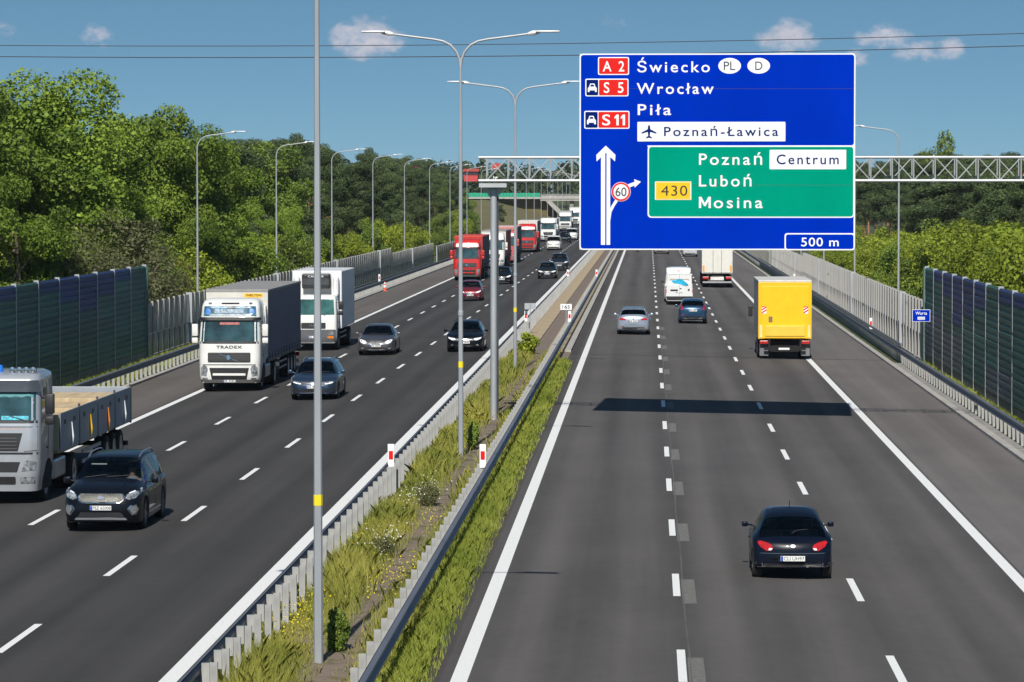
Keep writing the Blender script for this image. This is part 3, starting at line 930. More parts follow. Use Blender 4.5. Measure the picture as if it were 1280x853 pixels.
# route numbers
sprr('white_border', 144, 262, 67, 135, 6, 3, WHITE_T); sprr('red_field', 148, 258, 71, 131, 4, 4, RED_T); word('A 2', 162, 244, 83, 122, 5, WHITE_T, .012)
def s_plate(x0, xm, x1, y0, y1, txt, t0, t1):
    sprr('white_border', x0, x1, y0, y1, 6, 3, WHITE_T)
    sprr('blue_field', x0 + 4, xm - 2, y0 + 4, y1 - 4, 4, 4, INKB); sprr('red_field', xm + 1, x1 - 4, y0 + 4, y1 - 4, 4, 4, RED_T)
    if '1' in txt:
        word('S', t0, t0 + 31, y0 + 14, y1 - 13, 5, WHITE_T, .012)
        for q in (t1 - 40, t1 - 16):
            spoly('lettering', [(q, y0 + 23), (q + 8, y0 + 14), (q + 16, y0 + 14), (q + 16, y1 - 13), (q + 7, y1 - 13), (q + 7, y0 + 26), (q, y0 + 31)], 5, WHITE_T)
    else: word(txt, t0, t1, y0 + 14, y1 - 13, 5, WHITE_T, .012)
    c = (x0 + xm) / 2 + 1; m = (y0 + y1) / 2
    spoly('car_symbol', [(c - 17, m + 2), (c - 12, m - 3), (c - 8, m - 15), (c + 8, m - 15), (c + 12, m - 3), (c + 17, m + 2), (c + 17, m + 17), (c + 10, m + 17), (c + 10, m + 11), (c - 10, m + 11), (c - 10, m + 17), (c - 17, m + 17)], 5, WHITE_T)
    spoly('symbol_window', [(c - 8, m - 4), (c - 5, m - 11), (c + 5, m - 11), (c + 8, m - 4)], 6, INKB)
s_plate(96, 147, 260, 149, 216, 'S 5', 166, 241); s_plate(92, 145, 264, 271, 339, 'S 11', 160, 247)
# destinations
word('Świecko', 293, 568, 84, 125, 3, WHITE_T); word('Wrocław', 291, 583, 166, 207, 3, WHITE_T); word('Piła', 295, 422, 246, 287, 3, WHITE_T)
for (cx, t, a, b) in ((643, 'PL', 621, 664), (753, 'D', 740, 767)):
    MB().prism([(sx(p), sz(q)) for p, q in ellipse(cx, 101, 43, 30)], -.019, -.015).build('oval_plate', WHITE_T, SIGN)
    word(t, a, b, 85, 117, 4.2, INK, .0, 1.0)
sprr('white_field', 294, 855, 313, 387, 3, 3, WHITE_T); word('Poznań-Ławica', 395, 828, 332, 367, 4, INKB, .010, 1.28)
pl_ = [(338, 323), (342, 330), (343, 341), (366, 353), (366, 358), (343, 351), (341, 366), (349, 372), (349, 376), (338, 373), (327, 376), (327, 372), (335, 366), (333, 351), (310, 358), (310, 353), (333, 341), (334, 330)]
spoly('plane_symbol', pl_, 4, INKB)
word('Poznań', 528, 767, 433, 476, 5, WHITE_T); word('Luboń', 528, 727, 515, 558, 5, WHITE_T); spoly('lettering', [(528, 640), (528, 597), (537, 597), (550.5, 621), (564, 597), (573, 597), (573, 640), (564.5, 640), (564.5, 613), (553, 633), (548, 633), (536.5, 613), (536.5, 640)], 5, WHITE_T)
word('osina', 584, 770, 597, 640, 5, WHITE_T)
sprr('white_field', 795, 1085, 419, 493, 3, 5, WHITE_T); word('Centrum', 822, 1057, 437, 474, 6, INKB, .010, 1.28)
spoly('white_field', [(361, 539), (499, 539), (499, 609), (361, 609)], 4.8, WHITE_T)
sprr('yellow_field', 365, 495, 543, 605, 2, 5.7, YELL_S)
for i in range(18):
    for yy in (539.5, 604): 
        spoly('border_notch', [(364 + i * 7.6, yy), (367.6 + i * 7.6, yy), (367.6 + i * 7.6, yy + 4.2), (364 + i * 7.6, yy + 4.2)], 6.6, YELL_S)
word('430', 384, 484, 555, 593, 7, INK, .0, 1.1)
word('500 m', 916, 1058, 752, 785, 5, WHITE_T, .009, 1.1)
# lane arrows
spoly('arrow_bar', [(156, 780), (172, 780), (172, 428), (156, 428)], 3, WHITE_T)
spoly('arrow_bar', [(177, 780), (191, 780), (191, 690), (196, 655), (208, 632), (222, 612), (228, 600), (212, 606), (204, 617), (191, 640), (191, 428), (177, 428)], 3, WHITE_T)
spoly('arrow_head', [(174, 403), (211, 438), (209, 463), (190, 445), (190, 432), (158, 432), (158, 445), (139, 463), (138, 438)], 4, WHITE_T)
spoly('arrow_head', [(258, 550), (264, 562), (284, 554), (283, 563), (308, 540), (281, 530), (284, 540)], 3.2, WHITE_T)
for (r_, l_, mt) in ((37, 5, WHITE_T), (35.5, 5.9, RED_T), (28.5, 6.8, WHITE_T)):
    MB().prism([(sx(p), sz(q)) for p, q in ellipse(232, 578, r_, r_)], -.005 * l_ - .004, -.005 * l_).build('speed_limit_disc', mt, SIGN)
word('60', 211, 253, 562, 595, 7.8, INK, .005, 1.0)

# ================================================================== POWER LINE
PW = pm('power_cable', (.02, .02, .022), rough=.6, var=.1)
PWC = pm('concrete_pole', (.35, .34, .32), rough=.9, var=.15)
pd = 165.0
def wire_pt(px, py): 
    d = ray(px, py); t = pd / d.y; return Vector((d.x * t, pd, CAMZ + d.z * t))
for nm, (ya, yb), w_ in (('upper', (57, 42), 0), ('lower', (71, 57.5), 1)):
    A, B = wire_pt(0, ya), wire_pt(1280, yb)
    dr = (B - A)
    pts = []
    for i in range(41):
        u = -1.2 + 3.4 * i / 40
        p = A + dr * u
        p.z += .9 * (u - .5) ** 2 - .225
        p.y += w_ * .0
        pts.append(p)
    o = MB().tube(pts, .019 if w_ == 0 else .022, 6).build('power_cable', PW)
    prop(o, '%s thin black overhead cable crossing the whole sky' % nm, 'cable', 'overhead cables')
    ends = [pts[0], pts[-1]]
    if w_ == 0: top_e = ends
for e, sd in zip(top_e, ('left', 'right')):
    g = thing('utility_pole', 'slim concrete utility pole carrying the cables far to the %s' % sd, 'utility pole', (e.x, e.y, -4.6))
    MB().tube([(0, .12, 0), (0, .12, e.z + 5.2)], .2, 10, True, [.2, .11]).build('pole', PWC, g)
    MB().box(-.08, .08, -.05, .05, e.z + 4.0, e.z + 4.62).build('bracket', STEEL, g)

# ================================================================== OVERPASS, FAR BUILDINGS, HILLS
OD = 950.0
GRN = pm('green_parapet', (.01, .34, .20), rough=.5, var=.1)
ov = thing('overpass', 'far concrete overpass with a green parapet crossing the motorway', 'bridge', (0, OD, 0))
def ox(px): return (px - VX) * OD / F
def oz(py): return CAMZ - (py - VY) * OD / F
MB().box(ox(676), 60, -5, 5, oz(251.0), oz(246.5)).build('girder', CONC, ov)
MB().box(ox(560), 60, -5.2, 5.2, oz(248.6), oz(246.4) - .01).build('deck', CONC, ov)
gp = None
for i in range(24):
    x0 = ox(585) + i * .0 + i * (ox(676) - ox(585)) / 24
    if gp is None: gp = MB().box(0, (ox(676) - ox(585)) / 24 - .06, -5.15, -5.0, oz(246.4), oz(241.2)).build('parapet_panel', GRN, ov); o = gp
    else: o = inst(gp, ov)
    o.location = (x0, 0, 0)
MB().box(ox(676) + .1, 60, -5.2, -5.0, oz(246.4), oz(244.3)).build('parapet', CONC, ov)
MB().tube([(ox(676), -5.1, oz(243)), (60, -5.1, oz(243))], .06, 6).build('handrail', STEEL, ov)
for px in (715, 780, 850): MB().box(ox(px) - .5, ox(px) + .5, -4, 4, -1, oz(251)).build('pier', CONC_D, ov)
EMB = pm('dry_embankment', (.20, .135, .065), rough=.95, var=.3, scale=.06, detail=8, col2=(.135, .14, .04))
MB().prism([(ox(676) - 70, -2), (ox(676) - 70, oz(248.6)), (ox(682), oz(248.6)), (ox(712), -.3), (ox(712), -2)], -2, 30).build('embankment', EMB, ov)
MB().prism([(ox(683), oz(251.5)), (ox(690), oz(251.5)), (ox(714), -.2), (ox(707), -.2)], -6.5, -2.1).build('abutment_slope', CONC, ov)
# sloping grass bank in front of the overpass, with a slip road across it
vs = [(-75, 700, -2.5), (-26, 700, -.6), (-26, 940, -.6), (-75, 940, oz(249)), (-150, 700, -3), (-150, 940, oz(249)), (-26, 965, oz(249)), (-150, 965, oz(249))]
prop(mesh_obj('bank', [(-24, 740, -.5), (-24, 944, -.3), (-44, 944, oz(250)), (-60, 740, -.9), (-160, 944, oz(250)), (-160, 740, -.9), (-160, 990, oz(250)), (-28, 990, oz(250))],
     [(0, 1, 2, 3), (3, 2, 4, 5), (2, 7, 6, 4), (1, 7, 2)], EMB), kind='structure')
# far ridge
def hill(name, pts, y0, y1, mat):
    vs, fs = [], []
    for (x, z) in pts: vs += [(x, y0, -6), (x, y0 + (y1 - y0) * .35, z * .8), (x, (y0 + y1) / 2, z), (x, y1, z)]
    for i in range(len(pts) - 1):
        for k in range(3): fs.append((i * 4 + k, i * 4 + 4 + k, i * 4 + 5 + k, i * 4 + k + 1))
    return prop(mesh_obj(name, vs, fs, mat, None, 0), kind='structure')
hill('hills', [(-900, 6), (-500, 6), (-260, 5), (-120, 6.0), (-40, 5.5), (60, 5), (200, 4), (500, 5), (900, 6)], 1080, 2200, land_mat())
RROOF = pm('red_roof', (.45, .06, .04), rough=.7, var=.15); WALLW = pm('white_render', (.72, .71, .68), rough=.85, var=.08); REDW = pm('red_cladding', (.55, .05, .05), rough=.6, var=.1); PANE = pm('dark_pane', (.03, .04, .05), rough=.1, var=.1)
def far_z(py, d): return CAMZ - (py - VY) * d / F
def house(label, px0, px1, py_top, py_eave, py_bot, d, wall, roofm, nwin):
    x0, x1 = (px0 - VX) * d / F, (px1 - VX) * d / F
    zb_, ze, zr = far_z(py_bot, d), far_z(py_eave, d), far_z(py_top, d)
    g = thing('house', label, 'house', ((x0 + x1) / 2, d, zb_))
    w = (x1 - x0) / 2
    MB().box(-w, w, 0, 8, -1.5, ze - zb_).build('wall', wall, g)
    MB().prism([(-.4, ze - zb_), (8.4, ze - zb_), (4, zr - zb_)], -w - .4, w + .4, 'yz').build('roof', roofm, g)
    for i in range(nwin):
        xx = -w + (i + .5) * 2 * w / nwin
        wv = MB().box(xx - .45, xx + .45, -.06, .05, (ze - zb_) * .35, (ze - zb_) * .8).build('window', PANE, g)
        MB().box(xx - .55, xx + .55, -.12, -.062, (ze - zb_) * .35 - .12, (ze - zb_) * .35).build('sill', wall, wv)
    return g
house('small white house with red roof among far trees', 616.5, 623.5, 204, 211, 219, 1150, WALLW, RROOF, 2)
house('long red and white building among far trees left of the gantry', 580, 597, 211, 214.5, 221, 1120, REDW, RROOF, 5)
house('low white house beside the red-topped sign tower', 489, 505, 216.5, 220, 228, 1000, WALLW, pm('grey_roof', (.2, .19, .18), rough=.8), 3)
g = thing('advertising_tower', 'tall white tower sign with a red top board above far trees', 'billboard', ((520 - VX) * 1000 / F, 1000, -3))
MB().box(-.5, .5, 0, 1.0, 0, far_z(221, 1000) + 3).build('mast', WALLW, g)
MB().box(-2.1, 2.1, -.1, 1.3, far_z(221, 1000) + 3, far_z(212, 1000) + 3).build('white_board', WALLW, g)
MB().box(-2.2, 2.2, -.15, 1.35, far_z(212, 1000) + 3.01, far_z(207.5, 1000) + 3).build('red_board', REDW, g)
# ================================================================== VEHICLES
def paint(name, col, metal=.35, rough=.32, var=.05):
    return pm('paint_' + name, col, rough=rough, metal=metal, var=var, scale=1.5, coat=.9)
def pchip(pts):
    xs = np.array([p[0] for p in pts], float); ys = np.array([p[1] for p in pts], float)
    h = np.diff(xs); d = np.diff(ys) / h
    m = np.zeros(len(xs)); m[0], m[-1] = d[0], d[-1]
    for i in range(1, len(xs) - 1):
        if d[i - 1] * d[i] > 0:
            w1, w2 = 2 * h[i] + h[i - 1], h[i] + 2 * h[i - 1]
            m[i] = (w1 + w2) / (w1 / d[i - 1] + w2 / d[i])
    def f(x):
        x = min(max(x, xs[0]), xs[-1]); i = min(int(np.searchsorted(xs, x, 'right')) - 1, len(xs) - 2); i = max(i, 0)
        t = (x - xs[i]) / h[i]
        return float((1 + 2 * t) * (1 - t) ** 2 * ys[i] + t * (1 - t) ** 2 * h[i] * m[i] + t * t * (3 - 2 * t) * ys[i + 1] + t * t * (t - 1) * h[i] * m[i + 1])
    return f

FINE = []
def patch(name, bvh, poly, view, mat, parent, off=.006, depth=.03, cuts=2, mirror=False):
    """a shaped shell lying on the bodywork: poly is drawn in the view's own plane and laid on the surface"""
    out = []
    for sgn in ((1, -1) if mirror else (1,)):
        pl = [(p[0] * sgn, p[1]) if view in ('front', 'rear', 'top') else p for p in poly]
        if sgn < 0: pl = pl[::-1]
        vw = view if view in ('front', 'rear', 'top') else ('left' if (view == 'side' and sgn < 0) or view == 'left' else 'right')
        bm = bmesh.new()
        vs = [bm.verts.new((p[0], p[1], 0)) for p in pl]
        f = bm.faces.new(vs)
        bmesh.ops.triangulate(bm, faces=[f])
        for _ in range(cuts + 4):
            ed = [e for e in bm.edges if e.calc_length() > (.13 if mat in FINE else .16)]
            if not ed: break
            bmesh.ops.subdivide_edges(bm, edges=ed, cuts=1)
            bmesh.ops.triangulate(bm, faces=[f for f in bm.faces if len(f.verts) > 3])
        ax = {'front': Vector((0, -1, 0)), 'rear': Vector((0, 1, 0)), 'right': Vector((-1, 0, 0)), 'left': Vector((1, 0, 0)), 'top': Vector((0, 0, -1))}[vw]
        last = None
        for v in bm.verts:
            a, b = v.co.x, v.co.y
            o = {'front': Vector((a, 40, b)), 'rear': Vector((a, -40, b)), 'right': Vector((40, a, b)), 'left': Vector((-40, a, b)), 'top': Vector((a, b, 40))}[vw]
            hit, hn = bvh.ray_cast(o, ax)[:2]
            if hit is None:
                nr = bvh.find_nearest(o + ax * (40 - 1.5))[0]
                hit = nr if nr is not None else o + ax * 40
                k = {'front': 1, 'rear': 1, 'right': 0, 'left': 0, 'top': 2}[vw]
                q = o.copy(); q[k] = hit[k]; hit = q
            if hn is None: hn = -ax
            if hn.dot(ax) > 0: hn = -hn
            v.co = hit - ax * (off * .5) + hn * (off * .8)
        r = bmesh.ops.extrude_face_region(bm, geom=bm.faces[:])
        for e in r['geom']:
            if isinstance(e, bmesh.types.BMVert): e.co += ax * depth
        bmesh.ops.recalc_face_normals(bm, faces=bm.faces)
        me = bpy.data.meshes.new(name); bm.to_mesh(me); bm.free()
        me.materials.append(mat)
        me.polygons.foreach_set('use_smooth', [True] * len(me.polygons)); me.set_sharp_from_angle(angle=R(35))
        out.append(link(bpy.data.objects.new(name, me), parent))
    return out

def wheel(parent, x, y, rad, w, rimm, side, name='wheel', spokes=5, src={}):
    key = (rad, w, rimm.name, spokes, name)
    if key not in src:
        t = MB().lathe([(rad * .62, -w / 2 + .02), (rad * .80, -w / 2), (rad * .95, -w / 2 + .012), (rad, -w / 2 + .04), (rad, w / 2 - .04), (rad * .95, w / 2 - .012), (rad * .80, w / 2), (rad * .62, w / 2 - .02)], 24, 'x').build(name, RUBBER, None, 40)
        m = MB().lathe([(rad * .64, -w / 2 + .03), (rad * .64, w / 2 - .015), (rad * .58, w / 2 - .01), (rad * .55, w / 2 - .05), (rad * .55, -w / 2 + .05)], 24, 'x')
        for k in range(spokes):
            a = 2 * math.pi * k / spokes
            ca, sa = math.cos(a), math.sin(a)
            pts = []
            for (r_, h_) in ((.0, .14), (.57, .10)):
                for hh in (-h_, h_):
                    pts.append((r_ * rad * ca - hh * rad * sa, r_ * rad * sa + hh * rad * ca))
            q = [pts[0], pts[2], pts[3], pts[1]]
            m.prism(q, w / 2 - .05, w / 2 - .022, 'yz')
        m.lathe([(0, w / 2 - .07), (rad * .58, w / 2 - .07)], 20, 'x')
        rm = m.build('rim', rimm, t, 40)
        src[key] = (t, rm)
        o = t; o.parent = parent
    else:
        t, rm = src[key]
        o = inst(t, parent); inst(rm, o)
    o.location = (x, y, rad)
    o.rotation_euler = (0, 0, 0 if side > 0 else math.pi)
    return o

def plate(parent, bvh, view, z, text=None, y=None, x=0.0, w=.50, h=.105):
    """white number plate with blue country band"""
    sg = 1 if view == 'front' else -1
    if y is None:
        y = max(sg * bvh.ray_cast(Vector((x + a, sg * 40, z + b)), Vector((0, -sg, 0)))[0].y for a in (-.2, 0, .2) for b in (-.04, .04)) * sg
    y0 = y + sg * .004
    p = MB().box(x - w / 2, x + w / 2, min(y0, y0 + sg * .012), max(y0, y0 + sg * .012), z - h / 2, z + h / 2, .003).build('number_plate', PLATE, parent)
    lx = x + sg * w / 2 * .98       # left as read
    a, b = sorted((lx, lx - sg * .045)); yy = y0 + sg * .012
    MB().box(a, b, min(yy + sg * .001, yy + sg * .003), max(yy + sg * .001, yy + sg * .003), z - h / 2 * .94, z + h / 2 * .94).build('blue_band', EU_BLUE, p)
    if text:
        letters('lettering', text, lx - sg * .06, lx - sg * (w * .96), z - h * .32, z + h * .34, yy + sg * .002, INK, p, .0, 1.0, face='+y' if sg > 0 else '-y', thick=0.002 if sg < 0 else -.002)
    else:
        m = MB()
        for k in range(7):
            if k == 2: continue
            c = lx - sg * (.085 + k * .058)
            m.box(c - .016, c + .016, min(yy + sg * .001, yy + sg * .003), max(yy + sg * .001, yy + sg * .003), z - h * .28, z + h * .3)
        prop(m.build('plate_characters', INK, p), kind='stuff')
    return p

def car(label, cat, loc, rz, S, mats, group=None):
    """S: profile curves and features of the model; mats: paint, glass, rims"""
    root = thing('car' if cat != 'van' else 'van', label, cat, loc, rz, group)
    P = mats['paint']
    top, sh, wid = pchip(S['top']), pchip(S['sh']), pchip(S['wid'])
    bot = pchip(S.get('bot', [(S['top'][0][0], .30), (S['top'][0][0] + .35, .22), (S['top'][-1][0] - .35, .20), (S['top'][-1][0], .26)]))
    yt, yrr, yrf, yc = S['keys']
    r0, r1 = S['top'][0][0], S['top'][-1][0]
    roof = max(p[1] for p in S['top']); wroof = S['wroof']
    yr, yf, RW = S['wheels']; AR = RW + .045
    st = set(np.round(np.linspace(r0, r1, 46), 4))
    for e in (0, .012, .035, .07, .12, .2): st |= {round(r0 + e, 4), round(r1 - e, 4)}
    st |= {yt, yrr, yrf, yc}
    for p in S.get('pillars', []): st |= {round(p - .045, 4), round(p + .045, 4)}
    st |= set(round(v, 4) for v in S['sideglass'])
    for yw in (yr, yf):
        for a in range(0, 181, 15):
            st.add(round(yw + AR * math.cos(R(a)), 4))
    st = sorted(st)
    ss = [st[0]]
    keep = {yt, yrr, yrf, yc} | set(round(v, 4) for v in S['sideglass'])
    for v in st[1:]:
        if v - ss[-1] < .008:
            if v in keep: ss[-1] = v
            continue
        ss.append(v)
    st = ss
    rows = []
    for y in st:
        w, zs, zt = wid(y), sh(y), top(y)
        zs = min(zs, zt - .012)
        zb = bot(y)
        for yw in (yr, yf):
            if abs(y - yw) < AR: zb = max(zb, RW + math.sqrt(max(AR * AR - (y - yw) ** 2, 0)) * .98)
        zb = min(zb, zs - .12)
        c = min(max((zt - zs) / max(roof - zs, .2), 0), 1); c = c * c * (3 - 2 * c)
        wt = (w - .13) * (1 - c) + min(wroof, w - .08) * c
        drop = min(S.get('drop', .075), .4 * (zt - zs))
        p7 = (w - .075, zs + min(.025, .3 * (zt - zs)))
        p9 = (wt, zt - drop)
        p8 = (p7[0] + (p9[0] - p7[0]) * .86, p7[1] + (p9[1] - p7[1]) * .86)
        p7b = (p7[0] + (p9[0] - p7[0]) * .42 + .012 * c, p7[1] + (p9[1] - p7[1]) * .42)
        z3 = max(zb + .10, min(.42, zs - .1))
        zm = zb + (zs - zb) * .62
        half = [(0, zb), (w * .55, zb), (w - .10, zb), (w - .025, zb + .035), (w - .008, zb + (zm - zb) * .45), (w, zm), (w - .012, zs - (zs - zm) * .3), (w - .045, zs), p7, p7b, p8, p9,
                (wt * .86, zt - drop * .38), (wt * .6, zt - drop * .1), (wt * .3, zt - drop * .02), (0, zt)]
        rows.append(half)
    nh = len(rows[0])
    N = 2 * nh - 2
    verts = []
    for y, h in zip(st, rows):
        e_ = min(max((abs(y - (r0 + r1) / 2) - ((r1 - r0) / 2 - .55)) / .55, 0), 1); e_ = S.get('bow', .11) * e_ * e_ * (1 if y > 0 else -1)
        if cat == 'van' and y < 0: e_ *= .25
        bw = lambda x_: y - e_ * (x_ / wid(0)) ** 2
        verts += [(x, bw(x), z) for x, z in h] + [(-x, bw(x), z) for x, z in h[-2:0:-1]]
    body, glass = [], {}
    sg0, sg1 = S['sideglass']
    for j in range(len(st) - 1):
        ym = (st[j] + st[j + 1]) / 2
        for i in range(N):
            f = (j * N + i, j * N + (i + 1) % N, (j + 1) * N + (i + 1) % N, (j + 1) * N + i)
            k = i if i < nh - 1 else N - 1 - i      # section strip, mirrored
            key = None
            if k >= 11 and yrf < ym < yc: key = 'windscreen'
            elif k >= 11 and yt < ym < yrr: key = 'rear_window'
            elif k in (8, 9) and sg0 < ym < sg1 and not any(abs(ym - p) < .045 for p in S.get('pillars', [])):
                seg = sum(ym > p for p in S.get('pillars', []))
                key = ('side_window', i < nh - 1, seg)
            if key: glass.setdefault(key, []).append(f)
            else: body.append(f)
    body.append(tuple(reversed(range(N)))); body.append(tuple((len(st) - 1) * N + k for k in range(N)))
    def sub(name, faces, mat, smooth=35):
        ids = sorted({i for f in faces for i in f}); mp = {a: b for b, a in enumerate(ids)}
        return mesh_obj(name, [verts[i] for i in ids], [tuple(mp[i] for i in f) for f in faces], mat, root, smooth)
    bo = sub('body', body, P, 40)
    bm = bmesh.new(); bm.from_mesh(bo.data); bmesh.ops.recalc_face_normals(bm, faces=bm.faces); bm.to_mesh(bo.data); bm.free()
    for k, fs in glass.items():
        sub(k if isinstance(k, str) else k[0], fs, mats.get('glass_rear', mats['glass']) if k == 'rear_window' or (not isinstance(k, str) and k[2] == 0) else mats['glass'], 0)
    for o_ in root.children:
        if 'window' in o_.name or 'windscreen' in o_.name:
            bm = bmesh.new(); bm.from_mesh(o_.data)
            for f in bm.faces:
                f.normal_update(); c_ = f.calc_center_median()
                if f.normal.dot(c_ - Vector((0, c_.y * .45, .55))) < 0: f.normal_flip()
            bm.to_mesh(o_.data); bm.free()
    bvh = BVHTree.FromPolygons([Vector(v) for v in verts], body + [f for fs in glass.values() for f in fs])
    # wheels
    for yw in (yr, yf):
        for s in (-1, 1): wheel(root, s * (wid(yw) - .115), yw, RW, .21, mats['rim'], s)
    # seats and dashboard seen through the glass
    if S.get('interior', True):
        H_ = roof
        for s in (-1, 1):
            for yy, hz in ((yrf - .75, H_ - .36), (yrf - 1.65, H_ - .42)):
                if yy < yt + .35: continue
                MB().box(s * .37 - .23, s * .37 + .23, yy - .12, yy + .06, .45, hz - .12, .05).box(s * .37 - .12, s * .37 + .12, yy - .14, yy - .04, hz - .08, hz + .1, .04).build('seat', SEAT, root)
        MB().box(-wid(yc) + .22, wid(yc) - .22, yc - .62, yc - .15, .5, sh(yc) - .03, .05).build('dashboard', BLACK_PL, root)
        MB().box(-wid(0) + .12, wid(0) - .12, r0 + .5, r1 - 1.0, .30, .42).build('cabin_floor', UNDER, root)
    # mirrors
    zm_, ym_ = S.get('mirror', (sh(yc) + .08, yc - .42))
    for s in (-1, 1):
        w_ = wid(ym_)
        q_ = S.get('msize', 1.0)
        MB().box(min(s * (w_ + .02), s * (w_ + .02 + .17 * q_)), max(s * (w_ + .02), s * (w_ + .02 + .17 * q_)), ym_ - .05, ym_ + .07, zm_ - .03, zm_ - .03 + .14 * q_, .035).tube([(s * (w_ - .08), ym_ + .02, zm_), (s * (w_ + .06), ym_ + .01, zm_ + .02)], .022, 6).build('mirror', mats.get('mirror', P), root, 40)
    for ft in S.get('features', []):
        nm, view, poly, mt = ft[:4]
        o = ft[4] if len(ft) > 4 else {}
        if isinstance(mt, str): mt = mats[mt]
        mir = o.get('mirror', False)
        patch(nm, bvh, poly, view, mt, root, o.get('off', .006), o.get('depth', .03), 2, mir)
    for pl in S.get('plates', []): plate(root, bvh, pl[0], pl[1], pl[2])
    # door shut lines, handles, sills
    for s in ('left', 'right'):
        for yy in S.get('doors', []):
            patch('door_gap', bvh, [(yy - .006, .36), (yy + .006, .36), (yy + .006, sh(yy) - .02), (yy - .006, sh(yy) - .02)], s, BLACK_PL, root, .003, .01, 3)
        for yy in S.get('handles', []):
            patch('door_handle', bvh, [(yy - .09, sh(yy) - .14), (yy + .09, sh(yy) - .14), (yy + .09, sh(yy) - .105), (yy - .09, sh(yy) - .105)], s, mats.get('handle', P), root, .03, .03, 0)
    if S.get('rails'):
        for s in (-1, 1):
            pts = [(s * (wroof - .05), y, top(y) - .02 + .045 * (1 if 0 < i < 6 else 0)) for i, y in enumerate(np.linspace(yrr + .1, yrf - .1, 7))]
            MB().tube(pts, .018, 6).build('roof_rail', S['rails'], root, 50)
    if S.get('antenna'):
        MB().tube([(0, S['antenna'], top(S['antenna']) - .01), (0, S['antenna'] - .12, top(S['antenna']) + .12)], .008, 5).build('antenna', BLACK_PL, root)
    if S.get('wipers', True):
        for a, b in ((.05, -.52), (.58, .06)):
            pts = []
            for t in (0, .5, 1):
                xx, yy = a + (b - a) * t, yc - .03 - .10 * t
                pts.append((xx, yy, top(yy) - .035 * abs(xx) + .02))
            MB().tube(pts, .009, 5).build('wiper', BLACK_PL, root)
    return root

def rr(x0, x1, z0, z1, r=.02): return rrect(x0, x1, z0, z1, r, 3)
# ---- model curves (metres, y forward)
SUV = dict(top=[(-2.39, .72), (-2.36, 1.0), (-2.22, 1.30), (-1.98, 1.58), (-1.6, 1.67), (-.7, 1.70), (.15, 1.675), (.42, 1.635), (1.20, 1.19), (1.75, 1.10), (2.1, .99), (2.3, .86), (2.39, .70)],
           sh=[(-2.39, .66), (-2.3, .98), (-1.5, 1.06), (0, 1.02), (1.28, .99), (1.9, .93), (2.25, .80), (2.39, .62)],
           wid=[(-2.39, .74), (-2.32, .85), (-2.0, .92), (-1.2, .945), (1.2, .945), (1.8, .93), (2.15, .87), (2.32, .77), (2.39, .66)],
           keys=(-2.24, -1.98, .42, 1.20), wroof=.66, sideglass=(-1.85, 1.05), pillars=[-.95, .02], wheels=(-1.42, 1.42, .37), doors=[-.95, .02, 1.05], handles=[-.75, .2], antenna=-1.5)
SEDAN = dict(top=[(-2.45, .62), (-2.42, .90), (-2.25, 1.02), (-1.75, 1.07), (-1.0, 1.38), (-.4, 1.46), (.2, 1.45), (.55, 1.38), (1.35, .97), (1.8, .90), (2.2, .80), (2.38, .68), (2.45, .55)],
             sh=[(-2.45, .58), (-2.35, .85), (-1.6, .95), (0, .93), (1.35, .88), (1.9, .80), (2.3, .66), (2.45, .50)],
             wid=[(-2.45, .70), (-2.38, .80), (-2.05, .88), (-1.2, .915), (1.2, .915), (1.85, .89), (2.2, .82), (2.38, .70), (2.45, .58)],
             keys=(-1.72, -.98, .52, 1.32), wroof=.60, sideglass=(-1.35, 1.1), pillars=[-.92, .02], wheels=(-1.40, 1.42, .33), doors=[-.92, .02, 1.05], handles=[-.72, .2])
ESTATE = dict(SEDAN, top=[(-2.38, .60), (-2.36, .88), (-2.22, 1.10), (-1.92, 1.38), (-1.6, 1.46), (-.6, 1.50), (.2, 1.48), (.5, 1.41), (1.30, .99), (1.75, .92), (2.15, .82), (2.32, .70), (2.38, .56)],
              sh=[(-2.38, .56), (-2.3, .86), (-1.6, .97), (0, .94), (1.3, .90), (1.85, .82), (2.25, .68), (2.38, .52)],
              wid=[(-2.38, .74), (-2.32, .83), (-2.0, .89), (-1.2, .915), (1.2, .915), (1.8, .895), (2.12, .83), (2.31, .72), (2.38, .60)],
              keys=(-2.20, -1.90, .48, 1.28), sideglass=(-1.85, 1.08), rails=RIM, antenna=-1.6)
HATCH = dict(top=[(-2.0, .60), (-1.98, .86), (-1.86, 1.06), (-1.58, 1.36), (-1.3, 1.44), (-.4, 1.49), (.2, 1.47), (.5, 1.40), (1.2, 1.0), (1.55, .92), (1.85, .80), (1.96, .68), (2.0, .56)],
             sh=[(-2.0, .56), (-1.93, .86), (-1.4, .96), (0, .92), (1.2, .89), (1.6, .80), (1.9, .66), (2.0, .50)],
             wid=[(-2.0, .70), (-1.95, .79), (-1.7, .85), (-1.0, .87), (1.0, .87), (1.5, .85), (1.8, .78), (1.95, .68), (2.0, .58)],
             keys=(-1.84, -1.56, .48, 1.18), wroof=.60, sideglass=(-1.5, 1.0), pillars=[-.75, .05], wheels=(-1.26, 1.26, .31), doors=[-.75, .05, .95], handles=[-.55, .22], antenna=-1.2)
